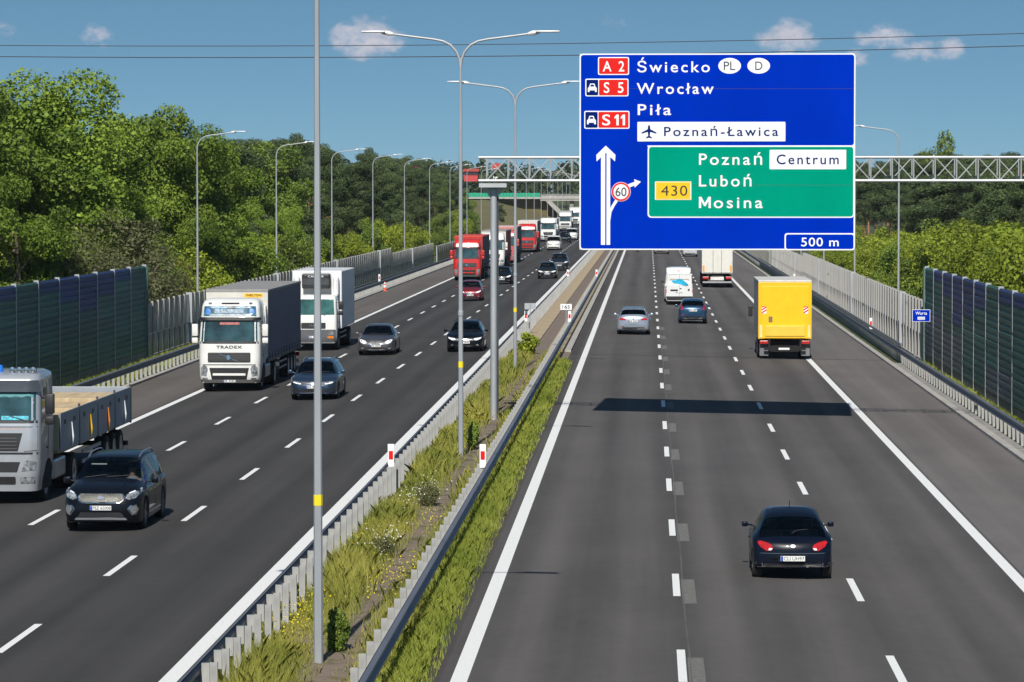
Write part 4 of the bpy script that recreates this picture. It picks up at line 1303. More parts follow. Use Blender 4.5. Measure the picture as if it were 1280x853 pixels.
KA = dict(top=[(-1.80, .46), (-1.79, .60), (-1.74, .74), (-1.62, .85), (-1.50, .92), (-1.05, 1.24), (-.78, 1.34), (-.3, 1.40), (.15, 1.38), (.42, 1.30), (1.02, .93), (1.4, .82), (1.68, .66), (1.77, .54), (1.80, .46)],
          sh=[(-1.80, .42), (-1.77, .56), (-1.66, .74), (-1.45, .85), (-1.1, .90), (0, .87), (1.05, .83), (1.5, .70), (1.72, .54), (1.80, .42)],
          wid=[(-1.80, .66), (-1.77, .74), (-1.64, .80), (-1.2, .83), (-.2, .835), (1.0, .81), (1.45, .76), (1.68, .66), (1.77, .54), (1.80, .46)],
          keys=(-1.56, -1.02, .42, 1.02), wroof=.57, sideglass=(-1.05, .92), pillars=[-.35], wheels=(-1.22, 1.22, .285), doors=[-.40, .85], handles=[-.2], antenna=-.2, bow=.17, drop=.115, msize=.8,
          bot=[(-1.8, .26), (-1.5, .22), (1.5, .22), (1.8, .28)])
VAN = dict(top=[(-2.72, 2.25), (-2.70, 2.40), (-2.55, 2.50), (-1.5, 2.53), (.6, 2.50), (1.1, 2.38), (1.35, 2.22), (2.0, 1.45), (2.3, 1.28), (2.55, 1.12), (2.68, .95), (2.75, .72)],
           sh=[(-2.72, 1.25), (-2.6, 1.32), (0, 1.32), (1.9, 1.22), (2.4, 1.08), (2.65, .85), (2.75, .62)],
           wid=[(-2.72, .93), (-2.66, 1.0), (-2.3, 1.03), (1.6, 1.03), (2.2, .98), (2.55, .88), (2.70, .76), (2.75, .66)],
           keys=(-9, -8.9, 1.37, 1.98), wroof=.86, sideglass=(.35, 1.80), pillars=[], wheels=(-1.55, 1.85, .34), doors=[.3, 1.5], handles=[.5], interior=True, mirror=(1.35, 1.35))

def front_std(z_l, zg0, zg1, w, hl, lamp=LAMP_CLEAR, grille=BLACK_PL, chrome=True, fog=True):
    f = [('grille', 'front', rr(-w, w, zg0, zg1, .03), grille, {'off': .008}),
         ('headlight', 'front', hl, lamp, {'mirror': True, 'off': .010}),
         ('lower_intake', 'front', rr(-.50, .50, .24, .37, .03), BLACK_PL, {'off': .007})]
    if chrome: f.append(('grille_bar', 'front', rr(-w, w, (zg0 + zg1) / 2 - .012, (zg0 + zg1) / 2 + .012, .008), CHROME, {'off': .014, 'depth': .012}))
    if fog: f.append(('fog_light', 'front', ellipse(.62, .36, .06, .045, 10), LAMP_CLEAR, {'mirror': True, 'off': .008}))
    return f

def at(px, py, h=0.0):
    x, y = ground(px, py, h)
    return x, y
GR_MESH = pm('grille_mesh', (.10, .098, .09), rough=.5, metal=.3, var=.85, scale=45)
BLK = pm('paint_black', (.004, .005, .009), rough=.3, metal=0, var=.05, coat=.4, spec=.15); 
# --- the two cars nearest the camera
x, y = at(134.5, 661)
S = dict(SUV, features=[
    ('grille', 'front', [(-.50, .90), (-.56, .83), (-.52, .74), (-.44, .69), (.44, .69), (.52, .74), (.56, .83), (.50, .90)], CHROME, {'off': .012}),
    ('grille_mesh', 'front', [(-.47, .885), (-.525, .83), (-.49, .75), (-.42, .71), (.42, .71), (.49, .75), (.525, .83), (.47, .885)], GR_MESH, {'off': .034}),
    ('badge', 'front', ellipse(0, .80, .075, .038, 14), CHROME, {'off': .045}),
    ('headlight', 'front', [(.57, .80), (.66, .76), (.80, .80), (.90, .93), (.86, .985), (.72, .94), (.60, .88)], LAMP_CLEAR, {'mirror': True, 'off': .012}),
    ('daytime_light', 'front', [(.64, .915), (.74, .955), (.86, .992), (.88, .972), (.76, .93), (.65, .895)], LAMP_WHITE, {'mirror': True, 'off': .018}),
    ('fog_light_housing', 'front', [(.62, .55), (.68, .63), (.82, .66), (.86, .55), (.82, .42), (.72, .40)], CHROME, {'mirror': True, 'off': .008}),
    ('fog_light', 'front', [(.66, .55), (.70, .61), (.80, .63), (.83, .55), (.79, .45), (.73, .43)], pm('fog_lens', (.3, .31, .33), rough=.15, metal=.5, var=.5, scale=40, coat=1), {'mirror': True, 'off': .026}),
    ('lower_intake', 'front', [(-.55, .36), (-.48, .47), (.48, .47), (.55, .36)], BLACK_PL),
    ('skid_plate', 'front', [(-.62, .295), (-.58, .345), (.58, .345), (.62, .295)], RIM, {'off': .014}),
    ('tail_light', 'rear', [(.62, .9), (.86, .9), (.86, 1.1), (.64, 1.02)], LAMP_RED, {'mirror': True}),
    ('hood_crease', 'top', [(.50, 1.5), (.508, 1.5), (.44, 2.15), (.432, 2.15)], BLK, {'mirror': True, 'off': .012}),
    ('sun_strip', 'front', rr(.12, .50, 1.485, 1.51, .01), pm('pale_visor', (.5, .55, .52), rough=.5), {'off': -.03, 'depth': .01}),
    ('sill_trim', 'right', [(-1.0, .34), (1.0, .34), (1.0, .385), (-1.0, .385)], CHROME), ('sill_trim', 'left', [(-1.0, .34), (1.0, .34), (1.0, .385), (-1.0, .385)], CHROME)],
    plates=[('front', .575, 'PSZ 65008')], rails=RIM)
SUV_ROOT = car('black SUV with a chrome mesh grille passing the silver flatbed lorry', 'car', (x, y + 1.42, zg(x)), math.pi + R(-.3), S,
    dict(paint=BLK, glass=GLASS, glass_rear=GLASS_DK, rim=RIM_D, handle=CHROME))
# driver of the SUV, seated behind the wheel on the car's left
SKIN = pm('skin', (.50, .29, .20), rough=.55, var=.08)
def driver(label, root, x, y, zs, shirt):
    g = thing('person', label, 'person', root.location[:], root.rotation_euler[2])
    d = MB().tube([(x, y - .02, zs - .05), (x, y, zs + .25), (x, y + .02, zs + .44), (x, y + .03, zs + .52), (x, y + .05, zs + .60), (x, y + .06, zs + .70), (x, y + .05, zs + .78), (x, y + .04, zs + .81)], .1, 12, True, [.16, .19, .17, .06, .075, .095, .075, .02])
    for s_ in (-1, 1):
        d.tube([(x + s_ * .17, y, zs + .41), (x + s_ * .25, y + .15, zs + .20), (x + s_ * .15, y + .40, zs + .27), (x + s_ * .13, y + .46, zs + .30)], .05, 8, True, [.07, .052, .036, .04])
    o = d.build('body', shirt, g, 60)
    o.data.materials.append(SKIN)
    for f in o.data.polygons:
        c = f.center
        if c.z > zs + .47 or c.y > y + .36: f.material_index = 1
    MB().lathe([(0, zs + .83), (.07, zs + .81), (.10, zs + .75), (.102, zs + .70)], 12, 'z', (x, y + .04, 0)).build('hair', BLACK_PL, g, 60)
    st = MB()
    pts = [(x + .18 * math.cos(a_), y + .44 + .06 * math.sin(a_), zs + .30 + .17 * math.sin(a_)) for a_ in np.linspace(0, 2 * math.pi, 17)]
    st.tube(pts, .014, 6, False).build('steering_wheel', BLACK_PL, root)
    return g
driver('driver in a grey top behind the wheel of the black SUV', SUV_ROOT, -.37, -.18, .62, pm('grey_shirt', (.22, .23, .26), rough=.9))
x, y = at(989, 722)
S = dict(KA, features=[
    ('tail_light', 'rear', [(.40, .67), (.43, .61), (.53, .60), (.66, .68), (.72, .77), (.68, .80), (.54, .77), (.44, .73)], LAMP_RED, {'mirror': True, 'off': .012}),
    ('indicator_lens', 'rear', [(.41, .655), (.44, .615), (.50, .615), (.48, .66)], LAMP_WHITE, {'mirror': True, 'off': .018}),
    ('bumper_strip', 'rear', rr(-.66, .66, .545, .562, .008), pm('bumper_edge', (.05, .055, .07), rough=.2, coat=1), {'off': .012}),
    ('badge', 'rear', ellipse(0, .70, .055, .032, 14), RIM_D, {'off': .016}),
    ('lower_bumper', 'rear', rr(-.60, .60, .27, .34, .03), BLACK_PL, {'off': .008}),
    ('plate_recess', 'rear', rr(-.30, .30, .38, .52, .02), BLACK_PL, {'off': .004}),
    ('wheel_arch_guard', 'rear', [(.60, .27), (.72, .27), (.76, .36), (.62, .35)], pm('grey_bumper_corner', (.12, .12, .125), rough=.6), {'mirror': True, 'off': .006}),
    ('rear_wiper', 'rear', [(-.02, .945), (.0, .93), (.10, .985), (.32, 1.005), (.32, 1.017), (.09, 1.0)], BLACK_PL, {'off': .012, 'depth': .015}),
    ('headlight', 'front', ellipse(.58, .62, .12, .07, 12), LAMP_CLEAR, {'mirror': True})],
    plates=[('rear', .45, 'CLI UH97')])
KA_ROOT = car('small rounded black hatchback alone in the foreground, seen from behind', 'car', (x, y + 1.24, zg(x)), R(.3), S,
    dict(paint=pm('paint_midnight', (.003, .0055, .014), rough=.3, metal=0, var=.05, coat=.35, spec=.15), glass=GLASS, rim=RIM_D, mirror=paint('midnight', (0, 0, 0))))
MB().tube([(.30, -1.86, .30), (.30, -1.6, .30)], .03, 8).build('exhaust', CHROME, KA_ROOT, 40)
# --- other cars on the oncoming side
x, y = at(394, 499)
vwf = [('grille', 'front', rr(-.50, .50, .60, .70, .02), BLACK_PL, {'off': .010}), ('grille_bar', 'front', rr(-.50, .50, .645, .660, .005), CHROME, {'off': .016}),
       ('badge', 'front', ellipse(0, .66, .075, .075, 16), CHROME, {'off': .022}),
       ('headlight', 'front', [(.42, .60), (.52, .595), (.76, .655), (.82, .735), (.70, .73), (.46, .69)], LAMP_CLEAR, {'mirror': True, 'off': .012}),
       ('daytime_light', 'front', [(.46, .615), (.62, .635), (.74, .675), (.74, .695), (.60, .66), (.46, .64)], pm('running_light', (.9, .92, .95), rough=.2, emit=1.0), {'mirror': True, 'off': .018}),
       ('side_intake', 'front', [(.52, .34), (.74, .36), (.72, .46), (.56, .45)], BLACK_PL, {'mirror': True, 'off': .009}),
       ('lower_intake', 'front', rr(-.45, .45, .30, .43, .02), BLACK_PL, {'off': .009}), ('lip', 'front', rr(-.66, .66, .275, .29, .005), CHROME, {'off': .016})]
car('slate blue estate car driving beside the white lorry cab', 'car', (x, y + 1.42, zg(x)), math.pi, dict(ESTATE, features=vwf, plates=[('front', .51, None)]), dict(paint=paint('slate_blue', (.035, .06, .105), .55, .3), glass=GLASS, rim=RIM_D))
x, y = at(471.5, 443.5)
mbf = [('grille', 'front', [(-.34, .72), (-.26, .54), (.26, .54), (.34, .72)], CHROME, {'off': .012}), ('grille_slats', 'front', [(-.30, .705), (-.235, .555), (.235, .555), (.30, .705)], GR_MESH, {'off': .018}),
       ('badge', 'front', ellipse(0, .635, .06, .06, 14), CHROME, {'off': .024}),
       ('headlight', 'front', [(.42, .60), (.56, .55), (.72, .62), (.80, .76), (.70, .77), (.50, .70)], LAMP_WHITE, {'mirror': True, 'off': .012}),
       ('lower_intake', 'front', rr(-.55, .55, .26, .36, .03), BLACK_PL, {'off': .008}), ('fog_light', 'front', ellipse(.66, .35, .07, .04, 10), LAMP_CLEAR, {'mirror': True}), ('bumper_trim', 'front', rr(-.70, .70, .42, .435, .005), CHROME, {'off': .012})]
car('brown-grey saloon car with upright chrome grille in the middle oncoming lane', 'car', (x, y + 1.42, zg(x)), math.pi, dict(SEDAN, features=mbf, plates=[('front', .475, None)]), dict(paint=paint('taupe_grey', (.115, .105, .115), .55, .3), glass=GLASS, rim=RIM))
x, y = at(582, 439.5)
bf = front_std(.62, .56, .68, .42, [(.44, .60), (.60, .585), (.78, .66), (.82, .74), (.66, .71), (.46, .68)], LAMP_WHITE)
car('black estate car partly hidden behind the median lamp post', 'car', (x, y + 1.42, zg(x)), math.pi, dict(ESTATE, features=bf, plates=[('front', .48, None)], rails=BLACK_PL), dict(paint=BLK, glass=GLASS, rim=RIM_D))
x, y = at(588, 376.5)
car('dark red car right in front of the red lorry cab', 'car', (x, y + 1.28, zg(x)), math.pi, dict(HATCH, features=front_std(.62, .52, .62, .40, [(.40, .62), (.58, .60), (.76, .70), (.78, .80), (.60, .74), (.42, .68)], LAMP_WHITE), plates=[('front', .45, None)]), dict(paint=paint('dark_red', (.20, .010, .018), .3, .3), glass=GLASS, rim=RIM))
x, y = at(627.5, 355.5)
car('black compact car half hidden by the gantry post', 'car', (x, y + 1.28, zg(x)), math.pi, dict(HATCH, features=front_std(.62, .52, .62, .40, [(.40, .62), (.58, .60), (.76, .70), (.78, .80), (.60, .74), (.42, .68)], LAMP_WHITE), plates=[('front', .45, None)]), dict(paint=BLK, glass=GLASS, rim=RIM))
x, y = at(684, 348.5)
car('black car leading a darker twin in the lane beside the median', 'car', (x, y + 1.28, zg(x)), math.pi, dict(HATCH, features=front_std(.62, .55, .66, .40, [(.40, .60), (.58, .58), (.76, .66), (.78, .74), (.60, .72), (.42, .68)], LAMP_WHITE), plates=[('front', .45, None)]), dict(paint=paint('black_green', (.008, .012, .010), .2, .3), glass=GLASS, rim=RIM_D))
x, y = at(699, 338.5)
car('dark blue-black SUV following the black car in the lane beside the median', 'car', (x, y + 1.42, zg(x)), math.pi, dict(SUV, features=front_std(.8, .70, .88, .45, [(.50, .80), (.70, .80), (.86, .90), (.84, .96), (.60, .90)], LAMP_WHITE), plates=[('front', .55, None)]), dict(paint=paint('blue_black', (.008, .012, .02), .3, .3), glass=GLASS, rim=RIM_D))
x, y = at(706, 304)
car('distant dark car between the white vans of the queue', 'car', (x, y + 1.42, zg(x)), math.pi, dict(SUV, features=front_std(.8, .70, .88, .45, [(.50, .80), (.70, .80), (.86, .90), (.84, .96), (.60, .90)], LAMP_CLEAR)), dict(paint=BLK, glass=GLASS, rim=RIM_D))
vf = [('grille', 'front', rr(-.60, .60, .84, .98, .03), BLACK_PL, {'off': .010}), ('headlight', 'front', [(.58, .86), (.74, .84), (.86, .96), (.88, 1.12), (.78, 1.10), (.62, .98)], LAMP_CLEAR, {'mirror': True, 'off': .012}),
      ('lower_bumper', 'front', rr(-.74, .74, .32, .52, .04), BLACK_PL, {'off': .008}), ('badge', 'front', ellipse(0, .91, .07, .09, 12), CHROME, {'off': .018})]
LOWVAN = dict(VAN, top=[(-2.4, 1.7), (-2.38, 1.86), (-2.25, 1.93), (-1.2, 1.96), (.6, 1.95), (.95, 1.88), (1.15, 1.80), (1.8, 1.25), (2.1, 1.12), (2.3, 1.0), (2.42, .85), (2.5, .66)],
              sh=[(-2.4, 1.05), (-2.3, 1.1), (0, 1.1), (1.7, 1.04), (2.15, .92), (2.4, .75), (2.5, .58)], wid=[(-2.4, .86), (-2.34, .92), (-2.0, .96), (1.4, .96), (2.0, .92), (2.3, .84), (2.44, .74), (2.5, .64)],
              keys=(-9, -8.9, 1.13, 1.78), wroof=.80, sideglass=(.3, 1.6), wheels=(-1.45, 1.6, .33), doors=[.25, 1.3], handles=[.45], mirror=(1.2, 1.15))
lvf = [('grille', 'front', rr(-.55, .55, .70, .80, .03), BLACK_PL, {'off': .010}), ('headlight', 'front', [(.52, .72), (.68, .70), (.80, .82), (.80, .94), (.70, .92), (.56, .82)], LAMP_CLEAR, {'mirror': True, 'off': .012}),
       ('lower_bumper', 'front', rr(-.70, .70, .28, .46, .04), BLACK_PL, {'off': .008}), ('badge', 'front', ellipse(0, .78, .06, .08, 12), CHROME, {'off': .018})]
WHT = paint('white', (.74, .74, .73), 0, .35)
x, y = at(692, 313)
car('white panel van heading the middle lane of the far queue', 'van', (x, y + 1.6, zg(x)), math.pi, dict(LOWVAN, features=lvf), dict(paint=WHT, glass=GLASS_DK, rim=RIM_D, mirror=BLACK_PL))
x, y = at(714.5, 300.5)
car('small distant white van beside the dark car in the queue', 'van', (x, y + 1.6, zg(x)), math.pi, dict(LOWVAN, features=lvf), dict(paint=WHT, glass=GLASS_DK, rim=RIM_D, mirror=BLACK_PL))
# --- cars driving away
x, y = at(791.7, 418)
ef = [('tail_light', 'rear', [(.40, .86), (.42, .80), (.78, .82), (.83, .92), (.80, .96), (.56, .92)], LAMP_RED, {'mirror': True, 'off': .012}), ('badge', 'rear', ellipse(0, .90, .05, .05, 12), CHROME, {'off': .014}),
      ('lower_bumper', 'rear', rr(-.62, .62, .30, .42, .03), BLACK_PL, {'off': .008}), ('plate_recess', 'rear', rr(-.32, .32, .68, .82, .02), pm('plate_recess', (.2, .21, .23), rough=.5), {'off': .004}),
      ('reflector', 'rear', rr(.50, .70, .46, .49, .008), LAMP_RED, {'mirror': True})]
car('silver-blue estate car in the left lane of the lanes leading away', 'car', (x, y + 1.42, zg(x)), 0, dict(ESTATE, features=ef, plates=[('rear', .75, None)]), dict(paint=paint('silver_blue', (.36, .42, .50), .5, .3), glass=GLASS, glass_rear=GLASS_DK, rim=RIM))
x, y = at(865.8, 404.5)
hf = [('tail_light', 'rear', [(.58, .84), (.76, .84), (.80, .98), (.70, 1.16), (.64, 1.14)], LAMP_RED, {'mirror': True, 'off': .012}), ('badge', 'rear', ellipse(0, .90, .05, .04, 12), CHROME, {'off': .014}),
      ('lower_bumper', 'rear', rr(-.60, .60, .30, .44, .03), BLACK_PL, {'off': .008}), ('reflector', 'rear', rr(.52, .68, .50, .54, .008), LAMP_RED, {'mirror': True})]
car('teal blue hatchback in the middle lane just behind the white van', 'car', (x, y + 1.28, zg(x)), 0, dict(HATCH, features=hf, plates=[('rear', .80, None)]), dict(paint=paint('teal_blue', (.012, .055, .12), .4, .3), glass=GLASS, glass_rear=GLASS_DK, rim=RIM))
x, y = at(848, 377.5)
PIC_B = pm('sky_blue_print', (.02, .42, .66), rough=.4, var=.35, scale=3); PIC_T = pm('sand_print', (.42, .36, .28), rough=.5, var=.3, scale=6)
mvf = [('rear_picture', 'rear', [(-.72, 1.45), (-.66, 1.85), (.66, 1.85), (.72, 1.45), (.55, 1.38), (-.55, 1.38)], WHITE_T, {'off': .006}),
       ('sand_band', 'rear', [(-.68, 1.70), (-.66, 1.85), (.66, 1.85), (.68, 1.70), (.5, 1.76), (0, 1.80), (-.5, 1.76)], PIC_T, {'off': .011}),
       ('blue_shape', 'rear', [(-.55, 1.66), (-.48, 1.76), (-.25, 1.74), (-.06, 1.84), (.16, 1.83), (.34, 1.70), (.62, 1.46), (.60, 1.36), (.40, 1.36), (.05, 1.46), (-.1, 1.50), (-.40, 1.54)], PIC_B, {'off': .016}),
       ('tail_light', 'rear', [(.88, 1.18), (.97, 1.18), (.97, .78), (.88, .78)], LAMP_RED, {'mirror': True, 'off': .012}), ('bumper', 'rear', rr(-.92, .92, .36, .62, .04), BLACK_PL, {'off': .03}),
       ('door_gap', 'rear', rr(-.006, .006, .64, 2.2, .002), BLACK_PL, {'off': .004}), ('door_handle', 'rear', rr(.02, .16, 1.14, 1.19, .01), BLACK_PL, {'off': .02}), ('plate_holder', 'rear', rr(-.62, -.10, .98, 1.10, .01), BLACK_PL, {'off': .012}),
       ('high_brake_light', 'rear', rr(-.12, .12, 2.28, 2.31, .008), LAMP_RED, {'off': .008}), ('roof_gutter', 'rear', rr(-.74, .74, 2.14, 2.155, .004), pm('gutter_grey', (.3, .3, .3), rough=.5), {'off': .004}), ('lettering_strip', 'rear', rr(.60, .72, 1.0, 1.14, .01), BLACK_PL, {'off': .006})] + vf
car('white high-roof van with a blue picture on its rear doors', 'van', (x, y + 1.58, zg(x)), 0, dict(VAN, features=mvf, plates=[('rear', .90, None)]), dict(paint=WHT, glass=GLASS_DK, rim=RIM_D, mirror=BLACK_PL))
x, y = at(862.5, 321)
car('white car just below the big sign, ahead of the white van', 'car', (x, y + 1.42, zg(x)), 0, dict(ESTATE, features=ef, plates=[('rear', .75, None)]), dict(paint=paint('grey_white', (.55, .57, .60), .2, .3), glass=GLASS_DK, rim=RIM))
x, y = at(827, 317.5)
car('distant silver car half covered by the lower edge of the big sign', 'car', (x, y + 1.42, zg(x)), 0, dict(ESTATE, features=ef, plates=[('rear', .75, None)]), dict(paint=paint('silver', (.45, .46, .48), .4, .3), glass=GLASS_DK, rim=RIM))

# ================================================================== LORRIES (origin on the ground under the front bumper, driving towards +y)
def cab_shell(levels, nc=5):
    """levels: (z, half width, y front, y back, corner radius) -> verts, faces"""
    vs, fs = [], []
    n = None
    for (z, hw, yf, yb, r) in levels:
        ring = []
        for (cx, cy, a0, rad) in ((hw - r, yf - r, 0, r), (-hw + r, yf - r, 90, r), (-hw + .05, yb + .05, 180, .05), (hw - .05, yb + .05, 270, .05)):
            for k in range(nc + 1):
                a = R(a0 + 90 * k / nc); ring.append((cx + rad * math.cos(a), cy + rad * math.sin(a), z))
        n = len(ring); vs += ring
    for j in range(len(levels) - 1):
        for k in range(n): fs.append((j * n + k, j * n + (k + 1) % n, (j + 1) * n + (k + 1) % n, (j + 1) * n + k))
    fs.append(tuple(reversed(range(n)))); fs.append(tuple((len(levels) - 1) * n + k for k in range(n)))
    return vs, fs
FH = [(.36, 1.16, -.06, -2.2, .30), (.62, 1.22, .0, -2.2, .32), (1.15, 1.24, .0, -2.25, .30), (1.55, 1.24, -.04, -2.25, .30), (1.72, 1.235, -.07, -2.25, .30), (2.2, 1.22, -.17, -2.25, .30), (2.62, 1.20, -.27, -2.25, .30), (2.80, 1.20, -.30, -2.25, .30), (3.15, 1.17, -.42, -2.25, .30), (3.45, 1.12, -.62, -2.22, .30), (3.62, 1.04, -.88, -2.15, .30), (3.68, .90, -1.1, -2.05, .3)]
LOW = [(.40, 1.10, -.05, -1.75, .16), (.60, 1.16, .0, -1.75, .18), (1.0, 1.17, .0, -1.8, .18), (1.35, 1.17, -.02, -1.8, .18), (1.5, 1.165, -.05, -1.8, .18), (2.2, 1.12, -.24, -1.8, .18), (2.45, 1.08, -.34, -1.8, .2), (2.62, .98, -.50, -1.7, .22), (2.66, .85, -.62, -1.6, .22)]
TEAL_G = pm('cab_windscreen', (.008, .030, .038), rough=.06, var=.6, scale=1.6, coat=1.0, detail=4, col2=(.035, .095, .11))
DARK_G = pm('cab_side_glass', (.012, .016, .02), rough=.05, var=.3, coat=1.0)
def lorry_base(root, chassis_to, axles, hw=1.02):
    MB().box(-.42, -.30, chassis_to, -1.2, .62, .92).box(.30, .42, chassis_to, -1.2, .62, .92).build('chassis', UNDER, root)
    for (y, kind) in axles:
        for s in (-1, 1):
            wheel(root, s * hw, y, .50, .32 if kind != 'd' else .58, RIM, s, 'wheel', 8)
def mirrors(root, x, z0, z1, y, mat):
    for s in (-1, 1):
        m = MB().box(min(s * x, s * (x + .24)), max(s * x, s * (x + .24)), y - .10, y + .06, z0 + .28, z1, .04)
        m.box(min(s * x, s * (x + .24)), max(s * x, s * (x + .24)), y - .10, y + .08, z0, z0 + .22, .04)
        mo = m.build('mirror', mat, root, 40)
        MB().tube([(s * (x - .16), y - .04, z1 - .05), (s * (x + .05), y - .05, z1 - .1)], .02, 6).build('mirror_arm', BLACK_PL, root)
        MB().tube([(s * (x - .16), y - .04, z0 + .1), (s * (x + .05), y - .05, z0 + .1)], .02, 6).build('mirror_arm', BLACK_PL, root)
VMAP = ([.36, .62, 1.0, 1.08, 1.40, 1.50, 1.58, 1.66, 2.58, 2.72, 2.86, 3.16, 3.38, 3.68], [.36, .62, 1.06, 1.19, 1.58, 1.76, 1.94, 2.02, 2.86, 2.98, 3.04, 3.42, 3.56, 3.74])
MMAP = ([.36, .42, .56, .64, .90, .98, 1.34, 1.44, 1.66, 2.52, 2.74, 3.0, 3.68], [.36, .54, .74, .86, 1.12, 1.40, 1.86, 2.0, 2.18, 2.9, 3.2, 3.3, 3.44])
LMAP = ([.40, .98, 1.10, 1.30, 1.35, 1.5, 2.22, 2.45, 2.66], [.40, 1.08, 1.12, 1.42, 1.55, 1.80, 2.60, 2.72, 2.82])
def cab(root, levels, P, feats, axle_y=-1.42, arch=True, wind=TEAL_G, sides=True, zmap=None):
    lv0 = levels
    zmap = zmap or (VMAP if levels is FH else LMAP)
    zm = lambda z: float(np.interp(z, *zmap))
    extra = []
    for a, b in zip(levels, levels[1:]):
        extra += [a] + [tuple(a[i] + (b[i] - a[i]) * t for i in range(5)) for t in (.34, .67)]
    levels = [(zm(l[0]),) + tuple(l[1:]) for l in extra + [levels[-1]]]
    feats = [(f[0], f[1], [(q[0], zm(q[1])) for q in f[2]]) + tuple(f[3:]) for f in feats]
    vs, fs = cab_shell(levels)
    o = mesh_obj('cab', vs, fs, P, root, 32)
    bvh = BVHTree.FromPolygons([Vector(v) for v in vs], fs)
    for f in feats:
        k = f[4] if len(f) > 4 else {}
        patch(f[0], bvh, f[2], f[1], f[3], root, k.get('off', .008), k.get('depth', .04), 2, k.get('mirror', False))
    if sides:
        zb = zm(1.62 if lv0 is not LOW else 1.5); zt = zb + (.85 if lv0 is not LOW else .72)
        for s in ('left', 'right'):
            patch('side_window', bvh, [(-.42, zb), (-1.25, zb), (-1.25, zt), (-.55, zt)], s, DARK_G, root, .006, .03)
            patch('door_gap', bvh, [(-1.34, .8), (-1.36, .8), (-1.36, zt + .1), (-1.34, zt + .1)], s, BLACK_PL, root, .004, .02)
            patch('door_handle', bvh, [(-1.12, 1.40), (-1.28, 1.40), (-1.28, 1.44), (-1.12, 1.44)], s, BLACK_PL, root, .02, .03)
            if arch:
                arc = [(axle_y + .62 * math.cos(R(a)), .50 + .62 * math.sin(R(a))) for a in range(0, 181, 20)]
                arc = [(axle_y + .62, .34)] + arc + [(axle_y - .62, .34)]
                patch('wheel_arch', bvh, arc, s, UNDER, root, .012, .05)
    return bvh
def fascia(kind, P):
    """front of a long-haul cab: windscreen, visor, grilles, lamps, bumper"""
    ws = [(-1.13, 1.66), (1.13, 1.66), (1.10, 2.58), (-1.10, 2.58)]
    f = [('windscreen', 'front', ws, TEAL_G, {'off': .008}), ('windscreen_seal', 'front', [(-1.17, 1.58), (1.17, 1.58), (1.17, 1.66), (-1.17, 1.66)], BLACK_PL, {'off': .010})]
    f += [('wiper', 'front', [(a, 1.64), (a + .45, 1.80), (a + .45, 1.82), (a, 1.665)], BLACK_PL, {'off': .03, 'depth': .02}) for a in (-.9, -.1, .5)]
    if kind == 'volvo':
        f += [('sun_visor', 'front', [(-1.18, 2.58), (1.18, 2.58), (1.18, 2.72), (-1.18, 2.72)], BLACK_PL, {'off': .09, 'depth': .1}),
              ('grille', 'front', rr(-.86, .86, 1.08, 1.40, .04), BLACK_PL, {'off': .012}), ('lower_grille', 'front', [(-.80, .92), (-.70, .50), (.70, .50), (.80, .92)], BLACK_PL, {'off': .012}),
              ('bumper_bar', 'front', rr(-.66, .66, .655, .735, .02), P, {'off': .03}), ('bumper_skirt', 'front', rr(-1.15, 1.15, .37, .50, .03), pm('grey_skirt', (.10, .10, .10), rough=.6), {'off': .012}),
              ('headlight', 'front', [(.92, .62), (1.13, .66), (1.13, .92), (1.02, 1.02), (.90, .98), (.86, .86)], LAMP_CLEAR, {'mirror': True, 'off': .014}),
              ('fog_light', 'front', rr(.86, 1.08, .51, .575, .02), LAMP_CLEAR, {'mirror': True, 'off': .014}), ('shut_line', 'front', rr(-1.2, 1.2, 1.01, 1.03, .004), BLACK_PL, {'off': .006})]
        f += [('grille_slat', 'front', rr(-.83, .83, 1.12 + .06 * k, 1.135 + .06 * k, .004), pm('slat_grey', (.10, .10, .10), rough=.5), {'off': .022, 'depth': .02}) for k in range(5)]
        f += [('grille_stripe', 'front', [(-.40, 1.10), (-.36, 1.10), (.46, 1.38), (.42, 1.38)], CHROME, {'off': .03, 'depth': .02}), ('badge', 'front', ellipse(.03, 1.24, .075, .085, 14), CHROME, {'off': .04, 'depth': .03})]
    else:
        f += [('grille', 'front', [(-.80, 1.34), (-.68, .98), (.68, .98), (.80, 1.34)], BLACK_PL, {'off': .012}), ('lower_grille', 'front', [(-.74, .90), (-.66, .64), (.66, .64), (.74, .90)], BLACK_PL, {'off': .012}),
              ('bumper_grille', 'front', rr(-.62, .62, .42, .56, .03), BLACK_PL, {'off': .012}), ('headlight', 'front', [(.78, .66), (1.12, .70), (1.14, .90), (.86, .92)], LAMP_CLEAR, {'mirror': True, 'off': .014}),
              ('fog_light', 'front', rr(.74, 1.10, .44, .56, .03), LAMP_CLEAR, {'mirror': True, 'off': .014}), ('sun_visor', 'front', [(-1.15, 2.52), (1.15, 2.52), (1.13, 2.74), (-1.13, 2.74)], pm('smoked_visor', (.06, .065, .075), rough=.2, coat=.8), {'off': .08, 'depth': .09}),
              ('badge', 'front', ellipse(0, 1.24, .10, .06, 14), CHROME, {'off': .03})]
        f += [('grille_slat', 'front', rr(-.66, .66, 1.02 + .07 * k, 1.035 + .07 * k, .004), pm('slat_grey', (.10, .10, .10), rough=.5), {'off': .022, 'depth': .02}) for k in range(4)]
    return f
